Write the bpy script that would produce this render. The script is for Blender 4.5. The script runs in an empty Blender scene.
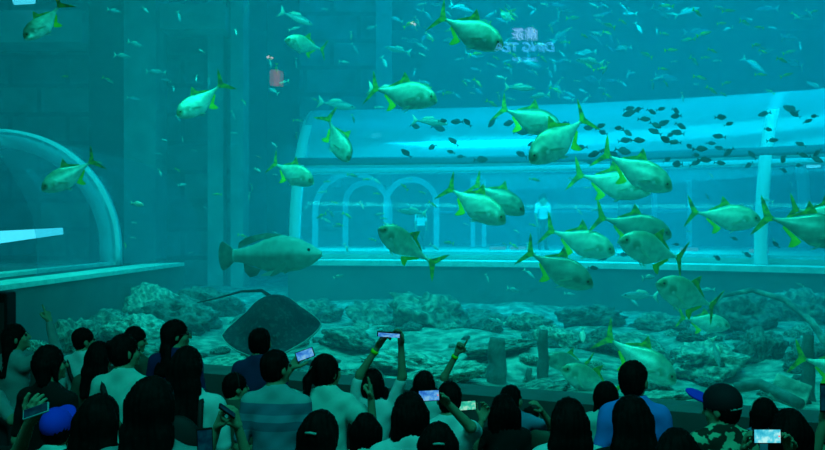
WORLD_S = .11
SCAT = .046; ABS = .036; ABS_C = (.0, .46, .85, 1)
TANK_LIGHTS = [('tank_light', (-9, 15, 9.2), 10, 3.0, 230, (.0, .88, .80), 12, 120), ('tank_light', (6, 14.0, 9.2), 14, 3.0, 500, (.0, .80, .95), 12, 120),
  ('tank_light', (5, 23, 9.2), 24, 4, 480, (.0, .55, 1.0), 5, 130),
  ('tunnel_light', (5.0, 17.2, 7.6), 11, 1.2, 240, (.0, .85, 1.0), 12, 140, -15),  # added to brighten the tunnel roof and right rib
  ('visitor_fill', (1.6, 17.9, 3.95), 9, .2, 300, (.0, .9, 1.0), 0, 140, -14),  # added unseen lamp that brightens the visitors in the tunnel
  ('fish_fill', (-.4, 8.9, 8.6), 11, .6, 500, (.01, .95, .74), 24, 100, -23.5),  # added fill that lights the fish from the hall side
  ('hall_lamp', (0, .5, 8.5), 6, 2, 240, (.015, .95, .82), 32, 150)]
import bpy, bmesh, math, random
import numpy as np
from mathutils import Vector, Matrix, noise
random.seed(7)
SC = bpy.context.scene
COL = SC.collection
F = 885.0
CZ = 2.25
def W(px, py, D):
    return Vector(((px - 412.5) / F * D, D, CZ - (py - 225.0) / F * D))
def R(d): return math.radians(d)

# ---------------------------------------------------------------- materials
MATS = {}
def new_mat(name):
    m = bpy.data.materials.new(name); m.use_nodes = True
    nt = m.node_tree
    return m, nt, nt.nodes, nt.links
def pmat(name, color, rough=.7, metal=0.0, noise_scale=None, color2=None, bump=0.0, spec=.3, detail=4, lo=.35, hi=.65):
    if name in MATS: return MATS[name]
    m, nt, N, L = new_mat(name)
    b = N['Principled BSDF']
    b.inputs['Base Color'].default_value = (*color, 1)
    b.inputs['Roughness'].default_value = rough
    b.inputs['Metallic'].default_value = metal
    b.inputs['Specular IOR Level'].default_value = spec
    if noise_scale:
        tc = N.new('ShaderNodeTexCoord'); nz = N.new('ShaderNodeTexNoise')
        nz.inputs['Scale'].default_value = noise_scale; nz.inputs['Detail'].default_value = detail
        L.new(tc.outputs['Object'], nz.inputs['Vector'])
        if color2:
            mr = N.new('ShaderNodeMapRange'); mr.inputs[1].default_value = lo; mr.inputs[2].default_value = hi
            L.new(nz.outputs['Fac'], mr.inputs[0])
            mx = N.new('ShaderNodeMix'); mx.data_type = 'RGBA'
            mx.inputs[6].default_value = (*color, 1); mx.inputs[7].default_value = (*color2, 1)
            L.new(mr.outputs[0], mx.inputs[0]); L.new(mx.outputs[2], b.inputs['Base Color'])
        if bump:
            bp = N.new('ShaderNodeBump'); bp.inputs['Strength'].default_value = bump; bp.inputs['Distance'].default_value = .05
            L.new(nz.outputs['Fac'], bp.inputs['Height']); L.new(bp.outputs[0], b.inputs['Normal'])
    MATS[name] = m
    return m
def emat(name, color, strength, sample=False):
    if name in MATS: return MATS[name]
    m, nt, N, L = new_mat(name)
    N.remove(N['Principled BSDF'])
    e = N.new('ShaderNodeEmission'); e.inputs[0].default_value = (*color, 1); e.inputs[1].default_value = strength
    L.new(e.outputs[0], N['Material Output'].inputs[0])
    if not sample: m.cycles.emission_sampling = 'NONE'
    MATS[name] = m
    return m
def clearmat(name, tint, opacity, col, gloss=.05, rough=.02, grough=None):
    """clear acrylic: mostly passes light, a diffuse share for sheet haze and painted roof sheen, a little reflection"""
    m, nt, N, L = new_mat(name)
    N.remove(N['Principled BSDF'])
    t = N.new('ShaderNodeBsdfTransparent'); t.inputs[0].default_value = (*tint, 1)
    out = t.outputs[0]
    if opacity > 0:
        d = N.new('ShaderNodeBsdfDiffuse'); d.inputs[0].default_value = (*col, 1)
        tl = N.new('ShaderNodeBsdfTranslucent'); tl.inputs[0].default_value = (*col, 1)
        mm = N.new('ShaderNodeMixShader'); L.new(d.outputs[0], mm.inputs[1]); L.new(tl.outputs[0], mm.inputs[2])
        mx = N.new('ShaderNodeMixShader'); mx.inputs[0].default_value = opacity
        L.new(out, mx.inputs[1]); L.new(mm.outputs[0], mx.inputs[2]); out = mx.outputs[0]
    if gloss > 0:
        g = N.new('ShaderNodeBsdfGlossy'); g.inputs['Roughness'].default_value = rough
        mx = N.new('ShaderNodeMixShader'); mx.inputs[0].default_value = gloss
        L.new(out, mx.inputs[1]); L.new(g.outputs[0], mx.inputs[2]); out = mx.outputs[0]
    L.new(out, N['Material Output'].inputs[0])
    MATS[name] = m
    return m

# ---------------------------------------------------------------- objects
def tag(o, label=None, cat=None, group=None, kind=None):
    if label: o['label'] = label
    if cat: o['category'] = cat
    if group: o['group'] = group
    if kind: o['kind'] = kind
    return o
def thing(name, label, cat, loc=(0, 0, 0), group=None, rotz=0):
    o = bpy.data.objects.new(name, None); COL.objects.link(o)
    o.location = loc; o.rotation_euler = (0, 0, rotz); o.empty_display_size = .1
    return tag(o, label, cat, group)
def link(name, me, parent=None):
    o = bpy.data.objects.new(name, me); COL.objects.link(o)
    if parent is not None: o.parent = parent
    return o
def mesh_from(name, verts, faces, mats, fmat=None, smooth=True):
    me = bpy.data.meshes.new(name)
    me.from_pydata([tuple(v) for v in verts], [], [tuple(f) for f in faces])
    for m in (mats if isinstance(mats, (list, tuple)) else [mats]): me.materials.append(m)
    if fmat is not None: me.polygons.foreach_set('material_index', fmat)
    me.polygons.foreach_set('use_smooth', [smooth] * len(me.polygons))
    me.update()
    return me
def obj(name, verts, faces, mat, parent=None, smooth=False, fmat=None):
    return link(name, mesh_from(name, verts, faces, mat, fmat, smooth), parent)
def struct(name, verts, faces, mat, smooth=False):
    o = obj(name, verts, faces, mat, None, smooth); o['kind'] = 'structure'; return o
def box_vf(x0, x1, y0, y1, z0, z1):
    v = [(x0, y0, z0), (x1, y0, z0), (x1, y1, z0), (x0, y1, z0), (x0, y0, z1), (x1, y0, z1), (x1, y1, z1), (x0, y1, z1)]
    f = [(0, 3, 2, 1), (4, 5, 6, 7), (0, 1, 5, 4), (1, 2, 6, 5), (2, 3, 7, 6), (3, 0, 4, 7)]
    return v, f
def prism_vf(pts, z0, z1):
    """pts counter-clockwise in plan"""
    n = len(pts)
    v = [(p[0], p[1], z0) for p in pts] + [(p[0], p[1], z1) for p in pts]
    f = [tuple(reversed(range(n))), tuple(range(n, 2 * n))] + [(i, (i + 1) % n, n + (i + 1) % n, n + i) for i in range(n)]
    return v, f
def merge(*vfs):
    V, Fc = [], []
    for v, f in vfs:
        k = len(V); V += list(v); Fc += [tuple(i + k for i in q) for q in f]
    return V, Fc
def rbox(sx, sy, sz, r=.003, seg=2):
    bm = bmesh.new(); bmesh.ops.create_cube(bm, size=1)
    bmesh.ops.scale(bm, vec=(sx, sy, sz), verts=bm.verts)
    bmesh.ops.bevel(bm, geom=bm.edges[:], offset=r, segments=seg, affect='EDGES', profile=.5)
    v = [x.co.copy() for x in bm.verts]; bm.verts.index_update()
    f = [tuple(x.index for x in q.verts) for q in bm.faces]; bm.free()
    return v, f
def tube_vf(pts, rad, n=8, caps=True):
    pts = [Vector(p) for p in pts]
    rads = rad if isinstance(rad, (list, tuple)) else [rad] * len(pts)
    V, Fc = [], []
    prev = None
    for i, p in enumerate(pts):
        t = (pts[min(i + 1, len(pts) - 1)] - pts[max(i - 1, 0)]).normalized()
        if prev is None:
            a = Vector((0, 0, 1)) if abs(t.z) < .9 else Vector((1, 0, 0))
            u = t.cross(a).normalized()
        else:
            u = (prev - t * prev.dot(t)).normalized()
        prev = u; w = t.cross(u)
        for k in range(n):
            a = 2 * math.pi * k / n
            V.append(p + (u * math.cos(a) + w * math.sin(a)) * rads[i])
    for i in range(len(pts) - 1):
        for k in range(n):
            Fc.append((i * n + k, i * n + (k + 1) % n, (i + 1) * n + (k + 1) % n, (i + 1) * n + k))
    if caps:
        Fc.append(tuple(reversed(range(n)))); Fc.append(tuple(range((len(pts) - 1) * n, len(pts) * n)))
    return V, Fc

# ---------------------------------------------------------------- camera, world, render
cam = bpy.data.cameras.new('camera'); co = bpy.data.objects.new('camera', cam); COL.objects.link(co)
co.location = (0, 0, CZ); co.rotation_euler = (R(90), 0, 0)
cam.sensor_width = 36; cam.lens = 36 * F / 825; cam.clip_end = 200
SC.camera = co
SC.view_settings.view_transform = 'Standard'; SC.view_settings.look = 'None'
SC.view_settings.gamma = 1; SC.view_settings.exposure = 0.0; SC.view_settings.use_curve_mapping = False
cy = SC.cycles
cy.max_bounces = 5; cy.diffuse_bounces = 2; cy.glossy_bounces = 2; cy.transmission_bounces = 2
cy.volume_bounces = 1; cy.transparent_max_bounces = 24
cy.use_denoising = True; cy.caustics_reflective = False; cy.caustics_refractive = False
cy.sample_clamp_indirect = 3.0; cy.sample_clamp_direct = 6.0
world = bpy.data.worlds.new('hall_light'); SC.world = world; world.use_nodes = True
bg = world.node_tree.nodes['Background']
bg.inputs[0].default_value = (0.008, .52, .42, 1); bg.inputs[1].default_value = WORLD_S

# ---------------------------------------------------------------- hall: glass, sill, floor
GA = Vector((-4.42, 9.48)); GB = Vector((2.93, 6.29))
gdir = (GB - GA).normalized(); gn = Vector((-gdir.y, gdir.x))      # gn points into the tank
G0 = GA - gdir * 5.5; G1 = GB + gdir * 3.2
GX = lambda x: GA.y + (x - GA.x) * gdir.y / gdir.x                  # glass Y at X
def wallstrip(n0, n1, z0, z1, a=G0, b=G1):
    p = [a + gn * n0, b + gn * n0, b + gn * n1, a + gn * n1]
    return prism_vf(p, z0, z1)
M_sill = pmat('sill_paint', (.09, .11, .105), .6, noise_scale=3, color2=(.07, .085, .08), spec=.1)
M_dark = pmat('hall_dark', (.012, .014, .014), .8)
v, f = wallstrip(-.28, .12, -.2, .62); struct('wall_front', v, f, M_dark)
v, f = wallstrip(-.30, .14, .62, .90); struct('trim_1', v, f, M_sill)
v, f = wallstrip(-.15, .25, 4.9, 9.5); struct('wall_above', v, f, M_dark)
M_glass = clearmat('tank_acrylic', (.97, 1, 1), 0, (1, 1, 1), gloss=.06, rough=.0)
v, f = wallstrip(-.06, .0, .90, 4.9); struct('window_1', v, f, M_glass)
v, f = box_vf(-14, 12, -3, 13, -.3, -.2); struct('floor', v, f, M_dark)
# ---------------------------------------------------------------- tank shell
M_back = pmat('back_wall', (.10, .20, .24), .9, noise_scale=.5, color2=(.16, .28, .32))
M_block, nt, N, L = new_mat('tank_block_wall')
b = N['Principled BSDF']; b.inputs['Roughness'].default_value = .9
tc = N.new('ShaderNodeTexCoord'); mp = N.new('ShaderNodeMapping'); mp.inputs['Rotation'].default_value = (R(90), 0, 0)
br = N.new('ShaderNodeTexBrick'); br.inputs['Scale'].default_value = .35; br.inputs['Color1'].default_value = (.20, .36, .34, 1)
br.inputs['Color2'].default_value = (.13, .26, .26, 1); br.inputs['Mortar'].default_value = (.06, .13, .14, 1); br.inputs['Mortar Size'].default_value = .02
nz = N.new('ShaderNodeTexNoise'); nz.inputs['Scale'].default_value = 1.4; nz.inputs['Detail'].default_value = 6
mx = N.new('ShaderNodeMix'); mx.data_type = 'RGBA'; mx.blend_type = 'MULTIPLY'; mx.inputs[0].default_value = .8
cr = N.new('ShaderNodeMapRange'); cr.inputs[1].default_value = .3; cr.inputs[2].default_value = .7; cr.inputs[3].default_value = .35; cr.inputs[4].default_value = 1.6
L.new(tc.outputs['Object'], mp.inputs[0]); L.new(mp.outputs[0], br.inputs['Vector']); L.new(tc.outputs['Object'], nz.inputs['Vector'])
L.new(nz.outputs['Fac'], cr.inputs[0]); L.new(br.outputs['Color'], mx.inputs[6]); L.new(cr.outputs[0], mx.inputs[7]); L.new(mx.outputs[2], b.inputs['Base Color'])
M_pillar = pmat('tank_pillar', (.42, .66, .58), .9, noise_scale=1.5, color2=(.24, .44, .42))
M_shade = pmat('recess_shade', (.01, .03, .04), .9)  # near-black colour stands in for shade in recesses and doorways
v, f = box_vf(-24, 24, 33, 33.5, -.5, 10); struct('wall_back', v, f, M_back)
v, f = box_vf(-24.5, -24, 8, 33.5, -.5, 10); struct('wall_left', v, f, M_back)
v, f = box_vf(24, 24.5, 3, 33.5, -.5, 10); struct('wall_right', v, f, M_back)
v, f = box_vf(-24, 24, 10, 33.5, 9.5, 9.7); struct('ceiling', v, f, M_back)
# left block wall, seen behind the left tunnel, with pillars and a recess
v, f = box_vf(-23.9, -4.2, 22, 22.4, 0, 9.4); struct('wall_left_blocks', v, f, M_block)
v, f = box_vf(-3.0, -.9, 23.5, 23.9, 0, 9.4); struct('wall_middle_blocks', v, f, M_block)
v, f = box_vf(-4.2, -3.0, 25.5, 25.9, 0, 9.4); struct('wall_recess', v, f, M_shade)
for i, (a, c, y0, m) in enumerate([(-7.75, -6.85, 21.2, M_shade), (-6.85, -6.1, 21.0, M_pillar), (-4.4, -4.1, 21.4, M_pillar), (-.95, -.55, 23.0, M_pillar), (-5.0, -4.62, 21.6, M_pillar)]):  # first box is no pillar: dark stand-in for a shaded recess
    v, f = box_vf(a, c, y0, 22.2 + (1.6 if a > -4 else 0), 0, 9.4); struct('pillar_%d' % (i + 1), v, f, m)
# ledge on the wall top left
v, f = box_vf(-23.9, -7.76, 20.8, 22.1, 6.55, 7.3); struct('beam_1', v, f, M_pillar)
v, f = box_vf(-6.0, -4.45, 21.0, 22.1, 6.9, 7.5); struct('beam_2', v, f, M_pillar)
# ---------------------------------------------------------------- seabed
def seabed_z(x, y):
    d = y - GX(x)
    n = noise.noise(Vector((x * .45, y * .45, 0))) * .22 + noise.noise(Vector((x * 1.3, y * 1.3, 3))) * .10 + noise.noise(Vector((x * 4, y * 4, 5))) * .03
    base = .62 + min(max(d, 0), 7) * .012
    return base + n * min(1, .25 + d * .3)
nx, ny = 240, 120
V = []; Fc = []
for j in range(ny + 1):
    for i in range(nx + 1):
        x = -14 + 28 * i / nx; y0 = max(3.0, GX(x) + .06); y = y0 + (26 - y0) * (j / ny) ** 1.35
        V.append((x, y, seabed_z(x, y)))
for j in range(ny):
    for i in range(nx):
        a = j * (nx + 1) + i; Fc.append((a, a + 1, a + nx + 2, a + nx + 1))
M_sand = pmat('seabed_gravel', (.09, .19, .16), .95, noise_scale=6, color2=(.42, .66, .54), bump=.8, detail=12, lo=.40, hi=.72)
struct('ground', V, Fc, M_sand, True)
# ---------------------------------------------------------------- water
m, nt, N, L = new_mat('sea_water'); N.remove(N['Principled BSDF'])
vs = N.new('ShaderNodeVolumeScatter'); vs.inputs['Color'].default_value = (.0, .82, 1, 1); vs.inputs['Density'].default_value = SCAT; vs.inputs['Anisotropy'].default_value = 0.0
va = N.new('ShaderNodeVolumeAbsorption'); va.inputs['Color'].default_value = ABS_C; va.inputs['Density'].default_value = ABS
ad = N.new('ShaderNodeAddShader'); L.new(vs.outputs[0], ad.inputs[0]); L.new(va.outputs[0], ad.inputs[1]); L.new(ad.outputs[0], N['Material Output'].inputs['Volume'])
gw = [G0 + gn * .02, G1 + gn * .02, Vector((23.9, 2.9)), Vector((23.9, 32.9)), Vector((-23.9, 32.9)), Vector((-23.9, G0.y + .5))]
v, f = prism_vf(gw, .2, 9.4); struct('water', v, f, m)
# ---------------------------------------------------------------- area lights: tank lamps under the ceiling, added fill lights, hall lamp
def area(name, loc, sx, sy, power, color, tilt=15, spread=90, rotz=0):
    l = bpy.data.lights.new(name, 'AREA'); l.shape = 'RECTANGLE'; l.size = sx; l.size_y = sy
    l.energy = power; l.color = color; l.spread = R(spread)
    o = bpy.data.objects.new(name, l); COL.objects.link(o); o.location = loc
    o.rotation_euler = (R(tilt), 0, R(rotz)); return o
for a in TANK_LIGHTS: area(*a)
# ---------------------------------------------------------------- underwater tunnels
M_roof = clearmat('tunnel_roof_sheen', (.75, .95, 1), .52, (.40, .90, 1.0), gloss=.10, rough=.12)  # milky blue paints the overhead light reflected off the clear roof
M_side = clearmat('tunnel_side_acrylic', (.85, .97, 1), .10, (.30, .75, .95), gloss=.04, rough=.05)
M_lroof = clearmat('old_tunnel_acrylic', (.80, .97, 1), .13, (.25, .65, .75), gloss=.03, rough=.08)
M_rib = pmat('tunnel_rib', (.9, 1, 1.0), .5)
M_rib2 = pmat('tunnel_rib_grey', (.75, .95, 1.0), .6)
M_seam = pmat('tunnel_seam', (.35, .75, .85), .5)
M_seamd = pmat('tunnel_seam_dark', (.03, .16, .22), .5)
M_plat = pmat('platform_edge', (.45, .80, .74), .8, noise_scale=6, color2=(.75, 1.0, .92))
M_platwall = pmat('platform_wall', (.07, .17, .18), .9, noise_scale=1.5, color2=(.10, .22, .22))
M_walk = pmat('walkway_floor', (.28, .60, .52), .7, noise_scale=4, color2=(.36, .70, .60))
TR = 3.3
PZ = 1.57
SMAX = 15.0
def centre(s):
    x, y = -2.4, 17.4
    n = max(1, int(abs(s) / .1)); ds = s / n
    for i in range(n):
        ph = R(3 + 27 * ((i + .5) * ds) / 8.7); x += math.cos(ph) * ds; y -= math.sin(ph) * ds
    ph = R(3 + 27 * s / 8.7)
    return Vector((x, y, 0)), Vector((math.cos(ph), -math.sin(ph), 0)), Vector((math.sin(ph), math.cos(ph), 0))
NS = 48
TS = [SMAX * i / NS for i in range(NS + 1)]
CT = [centre(s) for s in TS]
def tp(i, v, z):
    c, u, n = CT[i]; p = c + n * v; return Vector((p.x, p.y, z))
def sweep(profile, closed=True, i0=0, i1=NS):
    """profile: list of (v, z); swept along the tunnel"""
    V = []; Fc = []; n = len(profile)
    for i in range(i0, i1 + 1):
        V += [tp(i, v, z) for v, z in profile]
    for i in range(i1 - i0):
        for k in range(n if closed else n - 1):
            a = i * n + k; b2 = i * n + (k + 1) % n; Fc.append((a, b2, b2 + n, a + n))
    if closed:
        Fc.append(tuple(reversed(range(n)))); Fc.append(tuple(range((i1 - i0) * n, (i1 - i0 + 1) * n)))
    return V, Fc
def arcprof(r0, r1, a0, a1, n=14):
    """angles measured from the near foot (0) over the crest (90) to the far foot (180)"""
    o = []
    for k in range(n + 1):
        a = R(a0 + (a1 - a0) * k / n); o.append((TR + .1 - math.cos(a) * r1, PZ + .05 + math.sin(a) * r1))
    for k in range(n, -1, -1):
        a = R(a0 + (a1 - a0) * k / n); o.append((TR + .1 - math.cos(a) * r0, PZ + .05 + math.sin(a) * r0))
    return o
tun = thing('underwater_tunnel', 'long clear arched walkway tunnel with bright ribs crossing the tank behind the fish', 'tunnel')
def tpart(name, vf, mat, smooth=True):
    return obj(name, vf[0], vf[1], mat, tun, smooth)
tpart('side_panel', sweep(arcprof(TR - .04, TR, 1, 31)), M_side)
tpart('roof_panel', sweep(arcprof(TR - .04, TR, 32, 128, 30)), M_roof)
tpart('side_panel', sweep(arcprof(TR - .04, TR, 129, 179)), M_side)
tpart('seam', sweep(arcprof(TR - .05, TR + .02, 30.6, 32.4, 3)), M_seam)
tpart('seam', sweep(arcprof(TR - .05, TR + .02, 34.0, 37.2, 3)), M_seamd)
tpart('seam', sweep(arcprof(TR - .07, TR + .01, 127.5, 129.5, 3)), M_seamd)
tpart('hand_rail', sweep([(5.9, 2.55), (5.95, 2.55), (5.95, 2.62), (5.9, 2.62)]), M_seam)
def rib(s0, s1, mat, r0=TR - .10, r1=TR + .06):
    n = 44; V = []; Fc = []
    for s in (s0, s1):
        c, u, nn = centre(s)
        for rr in (r0, r1):
            for k in range(n + 1):
                a = math.pi * k / n; p = c + nn * (TR + .1 - math.cos(a) * rr); V.append((p.x, p.y, PZ - .02 + math.sin(a) * rr))
    q = n + 1
    for k in range(n):
        Fc += [(k, q + k, q + k + 1, k + 1), (2 * q + k, 2 * q + k + 1, 3 * q + k + 1, 3 * q + k),
               (q + k, 3 * q + k, 3 * q + k + 1, q + k + 1), (k, k + 1, 2 * q + k + 1, 2 * q + k)]
    Fc += [(0, 2 * q, 3 * q, q), (q - 1, 2 * q - 1, 4 * q - 1, 3 * q - 1)]
    return tpart('rib', (V, Fc), mat, True)
rib(-.05, .15, M_rib); rib(8.60, 8.80, M_rib)
rib(13.4, 13.55, M_rib)
# platform under the tunnel, bright edge, walkway inside
v, f = sweep([(-.25, .45), (-.25, PZ - .10), (TR * 2 + .6, PZ - .10), (TR * 2 + .6, .45)]); struct('platform', v, f, M_platwall)
v, f = sweep([(-.32, PZ - .10), (-.32, PZ), (TR * 2 + .6, PZ), (TR * 2 + .6, PZ - .10)]); struct('platform_slab', v, f, M_plat)
v, f = sweep([(.35, PZ), (.35, PZ + .16), (TR * 2 - .2, PZ + .16), (TR * 2 - .2, PZ)], i1=NS); struct('floor_walkway', v, f, M_walk)
# end wall of the tunnel with the arched openings beyond
M_arch = pmat('arch_trim', (.50, .90, .95), .6)
def arch_vf(cx, y, z0, w, h, t, d):
    """arched frame: two legs and a half round head; centre x, front y"""
    pts_o = []; pts_i = []
    n = 20; ro = w / 2; ri = w / 2 - t
    pts_o.append((-ro, 0)); pts_i.append((-ri, 0))
    for k in range(n + 1):
        a = math.pi - math.pi * k / n
        pts_o.append((math.cos(a) * ro, h - ro + math.sin(a) * ro)); pts_i.append((math.cos(a) * ri, h - ro + math.sin(a) * ri))
    pts_o.append((ro, 0)); pts_i.append((ri, 0))
    m_ = len(pts_o); V = []
    for yy in (y, y + d):
        V += [(cx + a, yy, z0 + c) for a, c in pts_o] + [(cx + a, yy, z0 + c) for a, c in pts_i]
    Fc = []
    for k in range(m_ - 1):
        Fc += [(k, k + 1, m_ + k + 1, m_ + k), (2 * m_ + k, 3 * m_ + k, 3 * m_ + k + 1, 2 * m_ + k + 1),
               (k, 2 * m_ + k, 2 * m_ + k + 1, k + 1), (m_ + k, m_ + k + 1, 3 * m_ + k + 1, 3 * m_ + k)]
    return V, Fc
for cx, y, w, h, lab in [(-1.43, 21.0, 1.9, 1.80, 'wide arched doorway frame inside the left end of the long tunnel'),
                         (-1.12, 21.5, 1.15, 1.62, 'narrower inner arch frame seen inside the wide arched doorway'),
                         (-.03, 20.8, 1.32, 1.66, 'arched doorway frame behind the crouching tunnel visitor')]:
    v, f = arch_vf(cx, y, 1.73, w, h, .13, .15)
    tag(obj('arch_frame', v, f, M_arch, None, False), lab, 'arch')
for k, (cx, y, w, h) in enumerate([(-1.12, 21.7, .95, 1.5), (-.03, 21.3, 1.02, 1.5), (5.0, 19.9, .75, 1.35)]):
    v, f = box_vf(cx - w / 2, cx + w / 2, y, y + .06, 1.73, 1.73 + h); o = obj('doorway_shade_%d' % (k + 1), v, f, M_shade); o['kind'] = 'structure'  # dark panels paint the shade inside the doorways
for k, (px, D) in enumerate([(473, 20.6), (484, 20.6), (690, 20.5), (655, 21.2)]):
    p = W(px, 200, D); v, f = box_vf(p.x - .05, p.x + .05, p.y, p.y + .1, 1.74, 3.3)
    tag(obj('post', v, f, M_arch), 'slim pale post inside the tunnel, ' + ['left one of the close pair near the white shirt', 'right one of the close pair near the white shirt', 'behind the trevally with its tail at the walkway', 'beside the dark doorway panel'][k], 'post')
# small white floor lights in the walkway
M_led = emat('floor_led', (.10, .75, .85), .6)
for k, (px, py, D) in enumerate([(690, 253, 17.4), (760, 254, 16.4), (498, 252.5, 18.3), (518, 252.5, 18.3)]):
    p = W(px, py, D); v, f = box_vf(p.x - .16, p.x + .16, p.y, p.y + .12, 1.74, 1.80)
    tag(obj('floor_light', v, f, M_led), 'small white walkway light ' + ['behind the striped pompano in mid tunnel', 'next to the bright tunnel rib', 'below the close pair of pale posts', 'just right of the one below the posts'][k], 'light')
# bright lamp spots on the tunnel roof
M_glow = emat('cyan_glow', (.06, .80, 1.0), 1.5)
def strip(name, a, b2, r, lab, cat='lamp', mat=None):
    v, f = tube_vf([a, b2], r, 8); return tag(obj(name, v, f, mat or M_glow, None, True), lab, cat)
strip('tunnel_lamp', W(371, 136, 19.2), W(381, 135, 19.2), .05, 'small glowing lamp on the tunnel roof near its left end')
strip('tunnel_lamp', W(655, 169, 17.6), W(664, 169, 17.6), .04, 'small glowing lamp on the tunnel side above the two overlapping trevallies')
strip('tunnel_lamp', W(807, 165.5, 17.0), W(820, 165, 17.0), .05, 'small glowing lamp right of the bright tunnel rib')
strip('tunnel_lamp', W(411, 170, 18.9), W(448, 171, 18.9), .045, 'long glowing lamp along the tunnel seam beside the middle arch')

# ---------------- left tunnel: comes towards the hall
LR = 2.03; LX = -6.98; LY = 15.0
lt = thing('underwater_tunnel', 'dim arched tunnel end at the left edge with a grey rib', 'tunnel')
def larc(r0, r1, y0, y1, n=40, a0=0, a1=180, stilt=.27, z0=PZ):
    V = []; Fc = []
    prof = []
    for rr in (r0, r1):
        row = [(rr, 0)] if a0 == 0 else []
        for k in range(n + 1):
            a = R(a0 + (a1 - a0) * k / n); row.append((math.cos(a) * rr, stilt + math.sin(a) * rr))
        if a1 == 180: row.append((-rr, 0))
        prof.append(row)
    q = len(prof[0])
    for yy in (y0, y1):
        for row in prof: V += [(LX + a + .035 * (LY - yy) * -1 * 0, yy, z0 + c) for a, c in row]
    for k in range(q - 1):
        Fc += [(k, k + 1, q + k + 1, q + k), (2 * q + k, 3 * q + k, 3 * q + k + 1, 2 * q + k + 1),
               (q + k, q + k + 1, 3 * q + k + 1, 3 * q + k), (k, 2 * q + k, 2 * q + k + 1, k + 1)]
    Fc += [(0, q, 3 * q, 2 * q), (q - 1, 3 * q - 1, 4 * q - 1, 2 * q - 1)]
    return V, Fc
v, f = larc(LR - .32, LR, LY - .1, LY + .1); obj('rib', v, f, M_rib2, lt, True)
v, f = larc(LR - .10, LR - .05, 11.9, LY - .1); obj('roof_panel', v, f, M_lroof, lt, True)
v, f = larc(LR - .10, LR - .05, LY + .1, 20.9); obj('roof_panel', v, f, M_lroof, lt, True)
# its ledge: outer strip, gutter, inner strip
ex0, ex1 = -4.32, -4.55
v, f = prism_vf([(-9.5, 11.9), (-4.66, 9.85), (-4.22, 15.6), (-4.2, 16.3), (-9.5, 16.6)], .4, PZ - .06); struct('platform_left', v, f, M_platwall)
v, f = prism_vf([(-5.12, 10.02), (-4.64, 9.82), (-4.15, 16.1), (-4.72, 15.5)], PZ - .06, PZ); struct('trim_2', v, f, M_plat)
v, f = prism_vf([(-9.4, 11.9), (-5.30, 10.15), (-4.95, 15.5), (-9.4, 15.5)], PZ - .06, PZ + .01); struct('trim_3', v, f, M_platwall)
v, f = prism_vf([(-5.62, 10.28), (-5.30, 10.16), (-4.98, 15.1), (-5.12, 15.1)], PZ + .01, PZ + .06); struct('trim_4', v, f, M_plat)
strip('tunnel_lamp', W(-40, 241, 14.3), W(63, 231, 14.8), [.13, .055], 'long self-lit tube as the strip-light reflection inside the dim left tunnel')  # glowing tube stands in for a strip light's reflection
strip('ceiling_lamp', W(14, 1, 20.4), W(34, 0, 20.4), .09, 'self-lit tube standing in for the water surface glow at the top left', 'lamp')
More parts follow.
